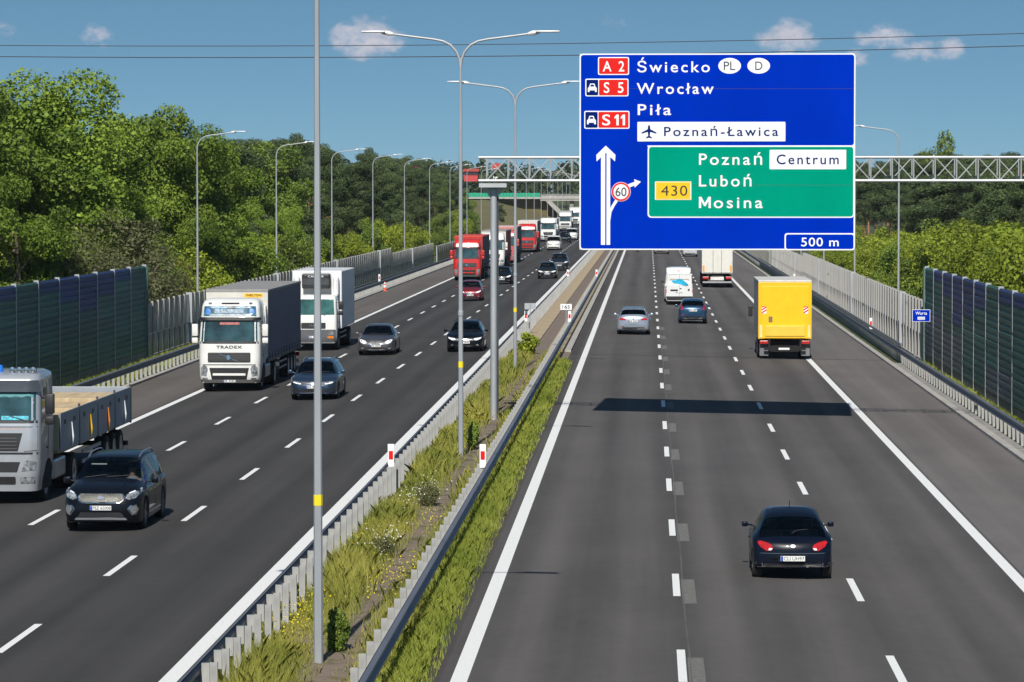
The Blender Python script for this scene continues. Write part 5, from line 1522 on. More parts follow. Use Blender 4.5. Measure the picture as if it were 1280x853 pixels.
def semi_trailer(root, y0, y1, z0, z1, side, front, roof, hw=1.275, axles=True, name='curtain'):
    body = MB().box(-hw, hw, y1, y0, z0, z1, .03).build('trailer_box', side, root)
    MB().box(-hw + .004, hw - .004, y0 - .02, y0 + .03, z0 + .05, z1 - .03, .02).build('trailer_front', front, root)
    MB().box(-hw - .012, hw + .012, y1 - .02, y0 + .045, z1 - .10, z1 + .012, .02).build('roof_frame', roof, root)
    MB().box(-hw - .01, hw + .01, y1, y0, z0 - .16, z0 - .005, .02).build('side_frame', pm('frame_grey_blue', (.06, .065, .09), rough=.5), root)
    n = 12
    cs = None
    for k in range(n):
        for s in (-1, 1):
            y = y0 - .5 - (y0 - y1 - 1) * k / (n - 1)
            if cs is None: cs = MB().box(-.008, .008, -.02, .02, z0 - .12, z0 + .22).build('curtain_strap', BLACK_PL, root); o = cs
            else: o = inst(cs, root)
            o.location = (s * (hw + .016), y, 0)
    MB().box(-.45, .45, y1 + .2, y0 - 1.5, z0 - .42, z0 - .17).build('trailer_chassis', UNDER, root)
    if axles:
        for yy in (y1 + 2.2, y1 + 3.5, y1 + 4.8):
            for s in (-1, 1): wheel(root, s * 1.04, yy, .50, .38, RIM, s, 'wheel', 8)
    for s in (-1, 1):
        MB().box(s * 1.2 - .02, s * 1.2 + .02, y1 + 5.6, y0 - 5.0, .55, .62).box(s * 1.2 - .02, s * 1.2 + .02, y1 + 5.6, y0 - 5.0, .80, .87).build('side_guard', pm('side_guard_alu', (.4, .4, .42), rough=.5, metal=.4), root)
        MB().box(s * .95 - .25, s * .95 + .25, y1 + 1.5, y1 + 1.53, .15, .75).build('mudflap', RUBBER, root)
    MB().box(-1.2, 1.2, y1 + .1, y1 + .2, .42, .56).build('underrun_bar', pm('side_guard_alu', (.4, .4, .42)), root)
    for s in (-1, 1): MB().box(s * .98 - .22, s * .98 + .22, y1 - .01, y1 + .06, .70, .88).build('tail_light', LAMP_RED, root)
WHITE_TR = pm('paint_lorry_white', (.76, .76, .73), rough=.4, var=.09, scale=.9, coat=.6, detail=6)
def place(px, py, h=.36):
    x, y = at(px, py, h); return x, y

# white long-haul lorry with dark blue-grey curtain trailer
x, y = place(287, 479)
x = -16.8
V = thing('lorry', 'white lorry with dark blue-grey curtain trailer and blue visor board', 'lorry', (x, y, zg(x)), math.pi)
CURT = pm('navy_grey_curtain', (.085, .09, .15), rough=.6, var=.14, scale=.5, stretch=(1, .4, 1))
bv = cab(V, FH, WHITE_TR, fascia('volvo', WHITE_TR) + [
    ('visor_board', 'front', [(-1.06, 2.86), (1.06, 2.86), (1.03, 3.16), (-1.03, 3.16)], pm('visor_print', (.01, .10, .22), rough=.25, var=.9, scale=3.5, col2=(.10, .26, .38), spec=.2), {'off': .03}),
    ('visor_print', 'front', rr(-.55, .62, 2.95, 3.07, .02), pm('visor_white_print', (.30, .38, .45), rough=.6, var=.9, scale=22), {'off': .036, 'depth': .012}),
    ('visor_emblem', 'front', ellipse(-.88, 3.01, .10, .10, 14), pm('emblem_blue', (.02, .18, .6), rough=.3), {'off': .036, 'depth': .012, 'mirror': True}),
    ('roof_vent', 'front', rr(-.36, .36, 3.30, 3.38, .02), BLACK_PL, {'off': .02}),
    ('windscreen_name', 'front', rr(-.40, .40, 2.40, 2.50, .02), pm('red_film', (.35, .06, .06), rough=.5, var=.6, scale=20), {'off': .014, 'depth': .01}),
    ('roof_lamp', 'front', ellipse(.82, 3.34, .07, .05, 10), LAMP_CLEAR, {'mirror': True, 'off': .04})])
letters('lettering', 'TRADEX', .52, -.52, 1.74, 1.86, -.03, INK, V, .02, 1.1, face='+y', thick=-.004)
plate(V, bv, 'front', .44, None)
mirrors(V, 1.30, 1.95, 2.72, -.35, WHITE_TR)
lorry_base(V, -6.2, [(-1.42, 's'), (-5.1, 'd')])
semi_trailer(V, -2.75, -16.2, 1.22, 4.03, CURT, pm('trailer_white', (.62, .60, .54), rough=.6, var=.06), pm('roof_grey', (.28, .27, .26), rough=.7))
t = MB().box(-1.06, -.30, -2.722, -2.712, 3.73, 3.88).build('maker_plate', YELL_S, V)
letters('lettering', 'WIELTON', -.36, -1.0, 3.765, 3.85, -2.708, INK, t, .02, 1.0, face='+y', thick=-.003)
for s in (-1, 1):
    MB().box(min(s * 1.05, s * 1.24), max(s * 1.05, s * 1.24), -2.6, -2.2, 1.2, 3.4, .03).build('side_fairing', WHITE_TR, V)
    MB().box(min(s * .75, s * 1.2), max(s * .75, s * 1.2), -4.3, -2.5, .45, 1.0, .08).build('fuel_tank', RIM, V)

# silver lorry with dropside trailer at the left edge
x, y = place(20, 614)
x = -16.85
SV = thing('lorry', 'silver lorry with open grey dropside trailer at the left edge', 'lorry', (x, y, zg(x)), math.pi)
SILV = paint('lorry_silver', (.42, .44, .47), .35, .35)
bv = cab(SV, FH[:-3] + [(3.3, 1.14, -.5, -2.2, .3), (3.6, 1.0, -.8, -2.15, .3), (3.68, .85, -1.0, -2.05, .3)], SILV, fascia('man', SILV) + [
    ('windscreen_banner', 'front', rr(-.95, -.25, 1.68, 1.80, .02), pm('cyan_banner', (.03, .42, .55), rough=.4, var=.5, scale=14), {'off': .014, 'depth': .01}),
    ('curtain_fringe', 'front', [(-1.05, 2.50)] + [(-1.05 + .15 * k, 2.36 + .05 * (k % 2)) for k in range(15)] + [(1.05, 2.50)], pm('teal_fringe', (.06, .24, .26), rough=.6), {'off': .012, 'depth': .01}),
    ('corner_panel', 'front', [(.84, .98), (1.16, 1.0), (1.16, 1.44), (.90, 1.44)], paint('lorry_silver', (0, 0, 0)), {'mirror': True, 'off': .02}), ('bonnet_line', 'front', rr(-1.18, 1.18, 1.455, 1.475, .004), BLACK_PL, {'off': .006}), ('step_line', 'front', rr(-1.18, 1.18, .955, .97, .004), BLACK_PL, {'off': .006})], zmap=MMAP)
letters('lettering', 'WSKI', -.10, -.86, 1.91, 1.98, -.03, pm('orange_ink', (.7, .2, .05), rough=.5), SV, .015, 1.1, face='+y', thick=-.004)
mirrors(SV, 1.30, 2.05, 2.85, -.55, BLACK_PL)
lorry_base(SV, -6.2, [(-1.42, 's'), (-5.1, 'd')])
for k, xx in enumerate((-.98, -.80, -.62, -.44)):
    MB().lathe([(0, -.04), (.065, -.03), (.075, .03), (0, .05)], 12, 'y', (xx, -.62, 3.46)).build('roof_spotlight', CHROME, SV, 50)
MB().tube([(-1.05, -.66, 3.37), (1.05, -.66, 3.37)], .025, 6).build('lamp_bar', CHROME, SV)
BEAC = pm('blue_beacon', (.02, .2, .75), rough=.15, coat=1)
for xx in (-.10, .9): MB().lathe([(0, 3.40), (.075, 3.40), (.08, 3.50), (.065, 3.57), (0, 3.59)], 14, 'z', (xx, -.75, 0)).build('beacon', BEAC, SV, 50)
MB().tube([(-1.05, -.7, 3.4), (-1.08, -.75, 4.1)], .01, 5).build('aerial', BLACK_PL, SV)
DROP = pm('dropside_grey', (.32, .35, .39), rough=.5, metal=.2, var=.1, scale=1)
WOOD = pm('pale_timber_floor', (.52, .40, .24), rough=.8, var=.2, scale=2, stretch=(3, .3, 1))
MB().box(-1.25, 1.25, -15.6, -2.9, 1.12, 1.26).build('load_floor', WOOD, SV)
hb = MB().box(-1.25, 1.25, -2.92, -2.82, 1.2, 2.15, .01).build('headboard', pm('timber_headboard', (.55, .44, .28), rough=.75, var=.15), SV)
MB().box(-1.1, -.82, -2.94, -2.925, 1.85, 2.05).build('hazard_placard', YELL_S, SV)
for k in range(4):
    a = -2.95 - k * 3.16
    for s in (-1, 1):
        MB().box(min(s * 1.25, s * 1.285), max(s * 1.25, s * 1.285), a - 3.10, a - .03, 1.16, 2.18, .01).build('side_board', DROP, SV)
        MB().box(min(s * 1.24, s * 1.30), max(s * 1.24, s * 1.30), a - 3.145, a - 3.105, 1.1, 2.26).build('stake', DARKST, SV)
        for q in (.7, 2.2): MB().box(min(s * 1.287, s * 1.31), max(s * 1.287, s * 1.31), a - q - .1, a - q + .1, 1.86, 1.98).build('latch', BLACK_PL, SV)
        MB().tube([(s * 1.30, a - 1.7, 1.85), (s * 1.33, a - 1.72, 1.45), (s * 1.31, a - 1.75, 1.18)], .045, 6, True, [.022, .04, .014]).build('strap', (WHITE_T, YELL_S, LAMP_ORANGE, WHITE_T)[k], SV)
MB().box(-1.25, 1.25, -15.65, -15.61, 1.16, 2.18, .01).build('tail_board', DROP, SV)
MB().box(-.45, .45, -15.4, -4.2, .75, 1.1).build('trailer_chassis', UNDER, SV)
for s in (-1, 1):
    MB().box(s * 1.2 - .02, s * 1.2 + .02, -10.2, -7.0, .55, .65).box(s * 1.2 - .02, s * 1.2 + .02, -10.2, -7.0, .82, .92).build('side_guard', pm('side_guard_alu', (.4, .4, .42)), SV)
    for yy in (-11.4, -12.7, -14.0): wheel(SV, s * 1.04, yy, .50, .38, RIM, s, 'wheel', 8)
    MB().box(min(s * .75, s * 1.2), max(s * .75, s * 1.2), -4.3, -2.5, .45, 1.0, .08).build('fuel_tank', RIM, SV)
MB().box(-1.2, 1.2, -15.5, -15.4, .42, .56).build('underrun_bar', UNDER, SV)

# white refrigerated box lorry behind the dark trailer
x, y = place(395, 429, .40)
x = -16.85
RB = thing('lorry', 'white box lorry with a black cooling unit above its low cab', 'lorry', (x, y, zg(x)), math.pi)
lowf = [('windscreen', 'front', [(-1.06, 1.52), (1.06, 1.52), (1.0, 2.22), (-1.0, 2.22)], pm('green_windscreen', (.012, .075, .07), rough=.06, var=.6, scale=1.6, coat=1, col2=(.05, .17, .15)), {'off': .008}),
        ('grille', 'front', rr(-.62, .62, 1.10, 1.30, .03), BLACK_PL, {'off': .010}), ('bumper', 'front', rr(-1.12, 1.12, .44, .98, .04), pm('grey_bumper', (.10, .105, .115), rough=.55), {'off': .02, 'depth': .06}),
        ('headlight', 'front', rr(.72, 1.02, .76, .90, .03), LAMP_CLEAR, {'mirror': True, 'off': .034}), ('indicator', 'front', rr(.72, 1.02, .60, .70, .02), LAMP_ORANGE, {'mirror': True, 'off': .034}),
        ('wiper', 'front', [(-.6, 1.50), (-.1, 1.62), (-.1, 1.635), (-.6, 1.52)], BLACK_PL, {'off': .03, 'depth': .02})]
bv = cab(RB, LOW, WHITE_TR, lowf, -1.25)
letters('lettering', 'MAN', .22, -.22, 1.22, 1.33, .005, CHROME, RB, .01, 1.1, face='+y', thick=-.004)
plate(RB, bv, 'front', .70, None, y=.03)
mirrors(RB, 1.24, 1.80, 2.5, -.3, BLACK_PL)
lorry_base(RB, -9.3, [(-1.25, 's'), (-6.6, 'd')])
REEF = pm('white_reefer_panel', (.72, .73, .74), rough=.45, var=.05)
MB().box(-1.27, 1.27, -9.6, -1.98, 1.05, 4.0, .05).build('box_body', REEF, RB)
MB().box(-.72, .72, -1.98, -1.40, 3.10, 3.86, .08).build('cooling_unit', BLACK_PL, RB)
MB().box(-.66, .66, -1.44, -1.385, 3.30, 3.62).build('cooling_grille', DARKST, RB)
letters('lettering', 'CARRIER', .40, -.40, 3.68, 3.77, -1.392, WHITE_T, RB, .01, 1.1, face='+y', thick=-.004)
for s in (-1, 1):
    MB().box(min(s * .85, s * 1.15), max(s * .85, s * 1.15), -1.97, -1.45, 2.7, 3.7, .12).build('air_deflector', REEF, RB)
    MB().box(s * 1.15 - .02, s * 1.15 + .02, -5.8, -2.4, .55, .62).box(s * 1.15 - .02, s * 1.15 + .02, -5.8, -2.4, .80, .87).build('side_guard', pm('side_guard_alu', (.4, .4, .42)), RB)

# lorries further back on the oncoming side
def far_lorry(label, px, py, X, P, side, front, roof, ztop=4.0, kind='volvo', L=16.2, high=True):
    x, y = place(px, py); x = X if X else x
    g = thing('lorry', label, 'lorry', (x, y, zg(x)), math.pi)
    cab(g, FH, P, fascia(kind, P) + [('roof_board', 'front', [(-1.0, 2.84), (1.0, 2.84), (.98, 3.06), (-.98, 3.06)], WHITE_T, {'off': .02})])
    mirrors(g, 1.30, 1.95, 2.72, -.35, P)
    lorry_base(g, -6.2, [(-1.42, 's'), (-5.1, 'd')])
    semi_trailer(g, -2.75, -L, 1.22, ztop, side, front, roof)
    return g
REDP = paint('lorry_red', (.58, .020, .014), .05, .35)
REDP2 = paint('faded_red', (.55, .09, .08), .05, .4)
DKC = pm('dark_curtain', (.05, .05, .08), rough=.6, var=.1); RDC = pm('red_curtain', (.42, .04, .04), rough=.6, var=.1); WTC = pm('white_curtain', (.66, .66, .64), rough=.6, var=.06)
RFG = pm('roof_grey', (.28, .27, .26))
far_lorry('bright red lorry behind the dark red car', 581.5, 346, -16.2, REDP, DKC, pm('red_front', (.5, .03, .02), rough=.5), pm('red_roof_edge', (.6, .06, .03), rough=.5), 3.95)
far_lorry('white lorry cab mostly hidden behind the gantry post', 611, 332, -16.0, WHITE_TR, RDC, pm('trailer_white', (.62, .60, .54)), RFG, 3.9, 'man')
far_lorry('pale red lorry between the gantry post and the lamp post', 632, 325.5, -15.8, REDP2, DKC, pm('pink_front', (.5, .2, .18), rough=.5), pm('pink_edge', (.6, .4, .36), rough=.5), 4.05, 'man')
far_lorry('red lorry just right of the third lamp post', 660, 312.5, -15.7, REDP, DKC, pm('trailer_white', (.62, .60, .54)), pm('white_edge', (.7, .7, .68), rough=.5), 4.1)
far_lorry('white lorry with black grille behind the white panel van', 684, 299.5, -15.7, WHITE_TR, WTC, WTC, WTC, 3.6, 'man')
far_lorry('white lorry with grey trailer second from the end of the queue', 705.5, 287, -16.4, WHITE_TR, pm('grey_trailer', (.4, .41, .42), rough=.6), pm('grey_trailer', (.4, .41, .42)), RFG, 4.0)
far_lorry('white lorry at the end of the queue, nearest the sign edge', 715, 280, -17.0, WHITE_TR, WTC, WTC, RFG, 4.2, 'man')

# lorries driving away: origin under the tail
YELP = pm('yellow_lorry_panel', (.86, .50, .004), rough=.42, var=.05, scale=1, coat=.4)
x, y = at(981, 449.5)
YT = thing('lorry', 'yellow box lorry with tail lift in the right lane', 'lorry', (x, y, zg(x)), 0)
MB().box(-1.27, 1.27, .05, 7.2, .98, 3.72, .03).build('box_body', pm('grey_box_side', (.42, .43, .44), rough=.5, var=.06), YT)
MB().box(-1.285, 1.285, .0, 7.25, 3.70, 3.80, .03).build('box_roof', pm('pale_roof', (.62, .60, .56), rough=.6), YT)
MB().box(-1.28, 1.28, -.03, .06, .98, 3.70, .02).build('rear_frame', YELP, YT)
MB().box(-1.12, 1.12, -.05, -.02, 1.0, 3.52, .01).build('rear_door', pm('yellow_door', (.90, .54, .006), rough=.4, var=.05, coat=.4), YT)
MB().box(-.95, .95, -.16, -.04, 1.12, 1.62, .02).build('tail_lift', pm('lift_yellow', (.88, .55, .06), rough=.45, var=.06), YT)
MB().box(-.98, .98, -.12, -.03, 1.02, 1.10, .01).build('lift_hinge', YELP, YT)
for s in (-1, 1):
    hz = MB().box(s * 1.0 - .11, s * 1.0 + .11, -.058, -.052, 2.20, 2.55).build('warning_panel', WHITE_T, YT)
    for q in range(3):
        z = 2.20 + q * .14
        MB().prism([(s * 1.0 - .11, z), (s * 1.0 + .11, z + .14 if z + .14 < 2.55 else 2.55), (s * 1.0 + .11, min(z + .21, 2.55)), (s * 1.0 - .11, min(z + .07, 2.55))], -.062, -.0585).build('warning_stripe', RED_T, hz)
    ls = MB().box(s * 1.15 - .06, s * 1.15 + .06, -.058, -.032, 1.05, 1.65).build('lower_marker', pm('pale_yellow', (.85, .68, .3), rough=.5), YT)
    MB().box(s * 1.0 - .20, s * 1.0 + .20, .0, .07, .74, .90, .02).build('tail_light', LAMP_RED, YT)
    MB().box(s * .98 - .22, s * .98 + .22, .25, .28, .16, .72).build('mudflap', pm('grey_mudflap', (.16, .16, .17), rough=.7), YT)
    MB().box(s * .75 - .05, s * .75 + .05, -.08, .06, .42, 1.02).build('lift_arm', UNDER, YT)
    for yy, w_ in ((1.9, .58), (6.6 + 1.4, .32)): wheel(YT, s * 1.0, yy, .46, w_, RIM_D, s, 'wheel', 8)
    MB().box(min(s * 1.30, s * 1.50), max(s * 1.30, s * 1.50), 8.5, 8.7, 1.75, 2.3, .04).build('mirror', BLACK_PL, YT)
    MB().tube([(s * 1.1, 8.55, 2.2), (s * 1.38, 8.58, 2.2)], .02, 5).build('mirror_arm', BLACK_PL, YT)
MB().box(-.78, -.60, -.06, -.052, 1.78, 2.06).build('rear_placard', pm('brown_placard', (.22, .16, .06), rough=.6, var=.5, scale=20), YT)
MB().box(-.7, .7, .3, .4, .3, .95).build('rear_crossmember', UNDER, YT)
MB().box(-.42, .42, .4, 8.0, .5, .95).build('chassis', UNDER, YT)
MB().box(-1.0, 1.0, -.02, .06, .45, .56).build('underrun_bar', UNDER, YT)
MB().box(-.30, .22, -.035, -.022, .46, .56).build('number_plate', PLATE, YT)
vs_, fs_ = cab_shell([(a, b, c, d, e) for a, b, c, d, e in LOW]); 
mesh_obj('cab', [(v[0], v[1] + 9.2, v[2]) for v in vs_], fs_, paint('cab_white', (.7, .7, .68), 0, .4), YT, 32)
x, y = at(896.5, 360)
WT = thing('lorry', 'white semi-trailer lorry seen from behind under the sign', 'lorry', (x, y, zg(x)), 0)
MB().box(-1.275, 1.275, .04, 13.4, 1.18, 3.98, .03).build('trailer_box', pm('cream_trailer', (.66, .64, .58), rough=.6, var=.06), WT)
for s in (-1, 1):
    MB().box(min(s * .02, s * 1.22), max(s * .02, s * 1.22), -.02, .035, 1.26, 3.90, .01).build('rear_door', pm('cream_door', (.68, .66, .60), rough=.55, var=.05), WT)
    MB().tube([(s * .35, -.04, 1.25), (s * .35, -.04, 3.9)], .018, 6).build('lock_rod', RIM, WT)
    MB().box(s * 1.13 - .08, s * 1.13 + .08, -.03, -.021, 1.35, 1.85).build('orange_marker', pm('orange_marker', (.85, .35, .03), rough=.5), WT)
    MB().box(s * .95 - .25, s * .95 + .25, .0, .07, .72, .92, .02).build('tail_light', LAMP_RED, WT)
    MB().box(s * .98 - .24, s * .98 + .24, 1.5, 1.53, .15, .72).build('mudflap', RUBBER, WT)
    for yy in (2.2, 3.5, 4.8, 9.8, 13.6): wheel(WT, s * 1.04, yy, .5, .38, RIM, s, 'wheel', 8)
MB().box(-.55, .55, -.005, .05, .64, .92).build('light_board', pm('light_board', (.7, .68, .62), rough=.5), WT)
MB().box(-1.2, 1.2, .0, .1, .40, .54).build('underrun_bar', pm('side_guard_alu', (.4, .4, .42)), WT)
MB().box(-.26, .26, -.01, -.0045, .66, .76).build('number_plate', PLATE, WT)
MB().box(-.45, .45, .2, 13.0, .7, 1.15).build('trailer_chassis', UNDER, WT)
vs_, fs_ = cab_shell(FH); mesh_obj('cab', [(v[0], v[1] + 15.9, v[2]) for v in vs_], fs_, WHITE_TR, WT, 32)
# motorcycle half covered by the sign's lower edge
x, y = at(797, 315.5)
mc = thing('motorcycle', 'tiny dark motorcycle in the left lane at the lower edge of the sign', 'motorcycle', (x, y, zg(x)), 0)
for yy in (.35, 1.75):
    wheel(mc, 0, yy, .31, .14, RIM_D, 1, 'wheel', 6)
MB().box(-.14, .14, .55, 1.55, .35, .78, .08).build('engine', BLACK_PL, mc)
MB().tube([(0, .25, .80), (0, .8, .82), (0, 1.3, .98), (0, 1.5, .9)], .12, 8, True, [.06, .13, .15, .06]).build('tank_and_seat', BLK, mc, 50)
MB().tube([(-.36, 1.30, 1.05), (0, 1.48, 1.02), (.36, 1.30, 1.05)], .02, 6).build('handlebar', DARKST, mc)
MB().box(-.06, .06, .14, .18, .66, .72).build('tail_light', LAMP_RED, mc)
rd = thing('person', 'rider in dark clothing on the distant motorcycle', 'person', (x, y, zg(x)), 0)
b_ = MB().tube([(0, .75, .88), (0, .78, 1.05), (0, .92, 1.35), (0, .98, 1.45), (0, 1.02, 1.55), (0, 1.04, 1.68), (0, 1.03, 1.78), (0, 1.02, 1.80)], .1, 10, True, [.17, .18, .20, .09, .12, .14, .10, .02])
for s in (-1, 1):
    b_.tube([(s * .12, .80, .92), (s * .22, 1.18, .80), (s * .20, .95, .42), (s * .20, 1.08, .36)], .07, 8, True, [.11, .08, .055, .04])
    b_.tube([(s * .18, .92, 1.36), (s * .30, 1.05, 1.16), (s * .32, 1.30, 1.08)], .05, 8, True, [.075, .05, .04])
b_.build('body', pm('dark_leathers', (.02, .02, .022), rough=.6), rd, 60)
# ================================================================== TREES, BUSHES, GRASS
def land(x):
    for (a, za), (b, zb_) in zip(prof_land, prof_land[1:]):
        if a <= x <= b: return za + (zb_ - za) * (x - a) / (b - a)
    return 0
prof_land = [(-7000, 3.0), (-900, -1.0), (-260, -4.5), (-44, -4.6), (-27.5, -.75), (-25.0, -.48), (-21.76, -.40), (11.56, -.36), (14.2, -.46), (16.5, -.75), (32, -4.6), (260, -4.5), (900, -1.0), (7000, 3.0)]

def leaf_mesh(name, mat, centers, normals, sizes, aspect, vals, rng, nside=4):
    """thousands of small leaf faces as one mesh (numpy, no loops)"""
    n = len(centers)
    nr = normals / np.maximum(np.linalg.norm(normals, axis=1, keepdims=True), 1e-6)
    ref = rng.normal(size=(n, 3)); a = np.cross(nr, ref); a /= np.maximum(np.linalg.norm(a, axis=1, keepdims=True), 1e-6)
    b = np.cross(nr, a)
    sz_ = sizes[:, None]
    asp = aspect
    if nside == 4:
        c = np.stack([centers - a * sz_ * .5, centers - b * sz_ * asp * .42 + nr * sz_ * .10, centers + a * sz_ * .5, centers + b * sz_ * asp * .42 + nr * sz_ * .10], 1)
    else:
        c = np.stack([centers - a * sz_ * asp * .3, centers + a * sz_ * asp * .3, centers + b * sz_], 1)
    k = c.shape[1]
    me = bpy.data.meshes.new(name)
    me.vertices.add(n * k); me.vertices.foreach_set('co', c.reshape(-1).astype(np.float32))
    me.loops.add(n * k); me.loops.foreach_set('vertex_index', np.arange(n * k, dtype=np.int32))
    me.polygons.add(n); me.polygons.foreach_set('loop_start', np.arange(0, n * k, k, dtype=np.int32))
    try: me.polygons.foreach_set('loop_total', np.full(n, k, dtype=np.int32))
    except Exception: pass
    me.update(calc_edges=True)
    at_ = me.attributes.new('leaf', 'FLOAT', 'FACE'); at_.data.foreach_set('value', vals.astype(np.float32))
    me.materials.append(mat)
    return me

def lobes_to_leaves(lobes, per_area, size, rng, out=.55, flat=1.0, shell=.55):
    C, Nn, S, V = [], [], [], []
    for (c, r, v) in lobes:
        rad = np.array([r[0], r[1], r[2]])
        k = max(8, int(per_area * (rad.prod() ** (2 / 3)) * 4))
        d = rng.normal(size=(k, 3)); d /= np.linalg.norm(d, axis=1, keepdims=True)
        rr_ = (shell + (1.08 - shell) * rng.random((k, 1)) ** .7)
        C.append(np.array(c) + d * rad * rr_ + rng.normal(size=(k, 3)) * size * .25)
        nn = d * out + rng.normal(size=(k, 3)) * .45 + np.array([0, 0, .25])
        Nn.append(nn); S.append(size * (.4 + 1.3 * rng.random(k) ** 1.6)); V.append(np.clip(.55 * v + .5 * rng.random(k), 0, 1))
    return np.concatenate(C), np.concatenate(Nn), np.concatenate(S), np.concatenate(V)

def limb_mesh(m, p0, p1, r0, r1, rng, bend=.12, n=5):
    p0, p1 = np.array(p0), np.array(p1)
    L_ = np.linalg.norm(p1 - p0); pts = []
    off = rng.normal(size=3) * bend * L_
    for i in range(n):
        t = i / (n - 1); pts.append(tuple(p0 + (p1 - p0) * t + off * math.sin(math.pi * t) * .5))
    m.tube(pts, r0, 6, True, [r0 + (r1 - r0) * i / (n - 1) for i in range(n)])
    return pts

BARK = pm('grey_bark', (.13, .10, .075), rough=.95, var=.3, scale=4, stretch=(1, 1, .25), bump=.4)
BARK_P = pm('pine_bark', (.30, .15, .08), rough=.95, var=.35, scale=3, stretch=(1, 1, .3), bump=.4)
LF_OAK = leaf_mat('broad_leaf', (.075, .145, .016), (.27, .365, .046), .18)
LF_PINE = leaf_mat('pine_needle', (.036, .064, .024), (.115, .155, .052), .08)
LF_BUSH = leaf_mat('bright_bush_leaf', (.12, .18, .014), (.35, .40, .040), .22)
LF_OLIVE = leaf_mat('olive_leaf', (.10, .115, .045), (.23, .235, .11), .25)
LF_YEL = leaf_mat('yellow_green_leaf', (.16, .17, .012), (.34, .33, .03), .35)
LF_MID = leaf_mat('mid_green_leaf', (.08, .145, .020), (.22, .29, .048), .18)
LF_FAR = leaf_mat('far_wood_leaf', (.045, .075, .030), (.115, .15, .06), .2)
LF_RUST = leaf_mat('rusty_needle', (.10, .05, .025), (.22, .11, .05), .15)

def proto_broad(seed, spread=.33, n_limbs=11, per=210, leaf=.175):
    """unit tree 16 m high: returns (trunk mesh, crown mesh data builder)"""
    rng = np.random.default_rng(seed)
    Ht = 16.0
    m = MB(); lobes = []
    limb_mesh(m, (0, 0, -.5), (rng.normal() * .3, rng.normal() * .3, Ht * .80), .30, .08, rng, .03, 8)
    for i in range(n_limbs):
        z0 = Ht * (.22 + .5 * i / n_limbs)
        a = 2.4 * i + rng.normal() * .4
        rr_ = Ht * spread * (1.05 - .55 * abs(i / n_limbs - .35)) * (.75 + .4 * rng.random())
        e = (math.cos(a) * rr_, math.sin(a) * rr_, min(z0 + Ht * (.10 + .17 * rng.random()), Ht * .9))
        pts = limb_mesh(m, (0, 0, z0), e, .12, .03, rng, .10)
        for k in range(5):
            t = .45 + .6 * rng.random()
            c = np.array([0, 0, z0]) + (np.array(e) - np.array([0, 0, z0])) * t + rng.normal(size=3) * Ht * .05
            s = Ht * (.045 + .055 * rng.random())
            lobes.append((c, (s * 1.25, s * 1.25, s * .85), rng.random()))
    for k in range(9):
        c = np.array([rng.normal() * Ht * .10, rng.normal() * Ht * .10, Ht * (.70 + .25 * rng.random())]); s = Ht * (.05 + .05 * rng.random())
        lobes.append((c, (s * 1.1, s * 1.1, s), rng.random()))
    return m, lobes_to_leaves(lobes, per, leaf, rng, .45), rng
def proto_pine(seed, per=190, bare=.42):
    rng = np.random.default_rng(seed); Ht = 16.0
    m = MB(); lobes = []
    lean = rng.normal(size=2) * .35
    limb_mesh(m, (0, 0, -.5), (lean[0], lean[1], Ht * .93), .20, .05, rng, .02, 8)
    nl = 17
    for i in range(nl):
        t = i / (nl - 1)
        z0 = Ht * (bare + (.97 - bare) * t); a = 2.4 * i + rng.normal() * .5
        rr_ = Ht * .20 * (1 - .72 * t ** 1.3) * (.6 + .6 * rng.random())
        e = (lean[0] * t + math.cos(a) * rr_, lean[1] * t + math.sin(a) * rr_, z0 + Ht * .02)
        limb_mesh(m, (lean[0] * t, lean[1] * t, z0 - Ht * .02), e, .06, .02, rng, .08, 4)
        for k in range(3):
            s = Ht * (.040 + .035 * rng.random()) * (1 - .3 * t)
            c = np.array(e) * (.62 + .5 * rng.random()) if False else np.array([e[0] * (.5 + .7 * rng.random()), e[1] * (.5 + .7 * rng.random()), e[2] + rng.normal() * Ht * .018])
            lobes.append((c, (s * 1.5, s * 1.5, s * .72), rng.random()))
    return m, lobes_to_leaves(lobes, per, .20, rng, .5), rng
def proto_bush(seed, wide=1.0, per=230, leaf=.13, up=False):
    rng = np.random.default_rng(seed); Ht = 6.0
    m = MB(); lobes = []
    for i in range(9):
        a = 2.4 * i; r_ = Ht * .34 * wide * math.sqrt((i + .5) / 9)
        e = (math.cos(a) * r_, math.sin(a) * r_, Ht * (.45 + .45 * rng.random()) * (1 - .25 * i / 9))
        limb_mesh(m, (0, 0, -.4), e, .07, .02, rng, .10, 4)
        for k in range(5):
            t = .25 + .8 * rng.random()
            c = np.array(e) * np.array([.4 + .7 * t, .4 + .7 * t, t]) + rng.normal(size=3) * .25
            s = Ht * (.07 + .075 * rng.random())
            lobes.append((c, (s, s, s * (1.5 if up else .95)), rng.random()))
    return m, lobes_to_leaves(lobes, per, leaf, rng, .45), rng

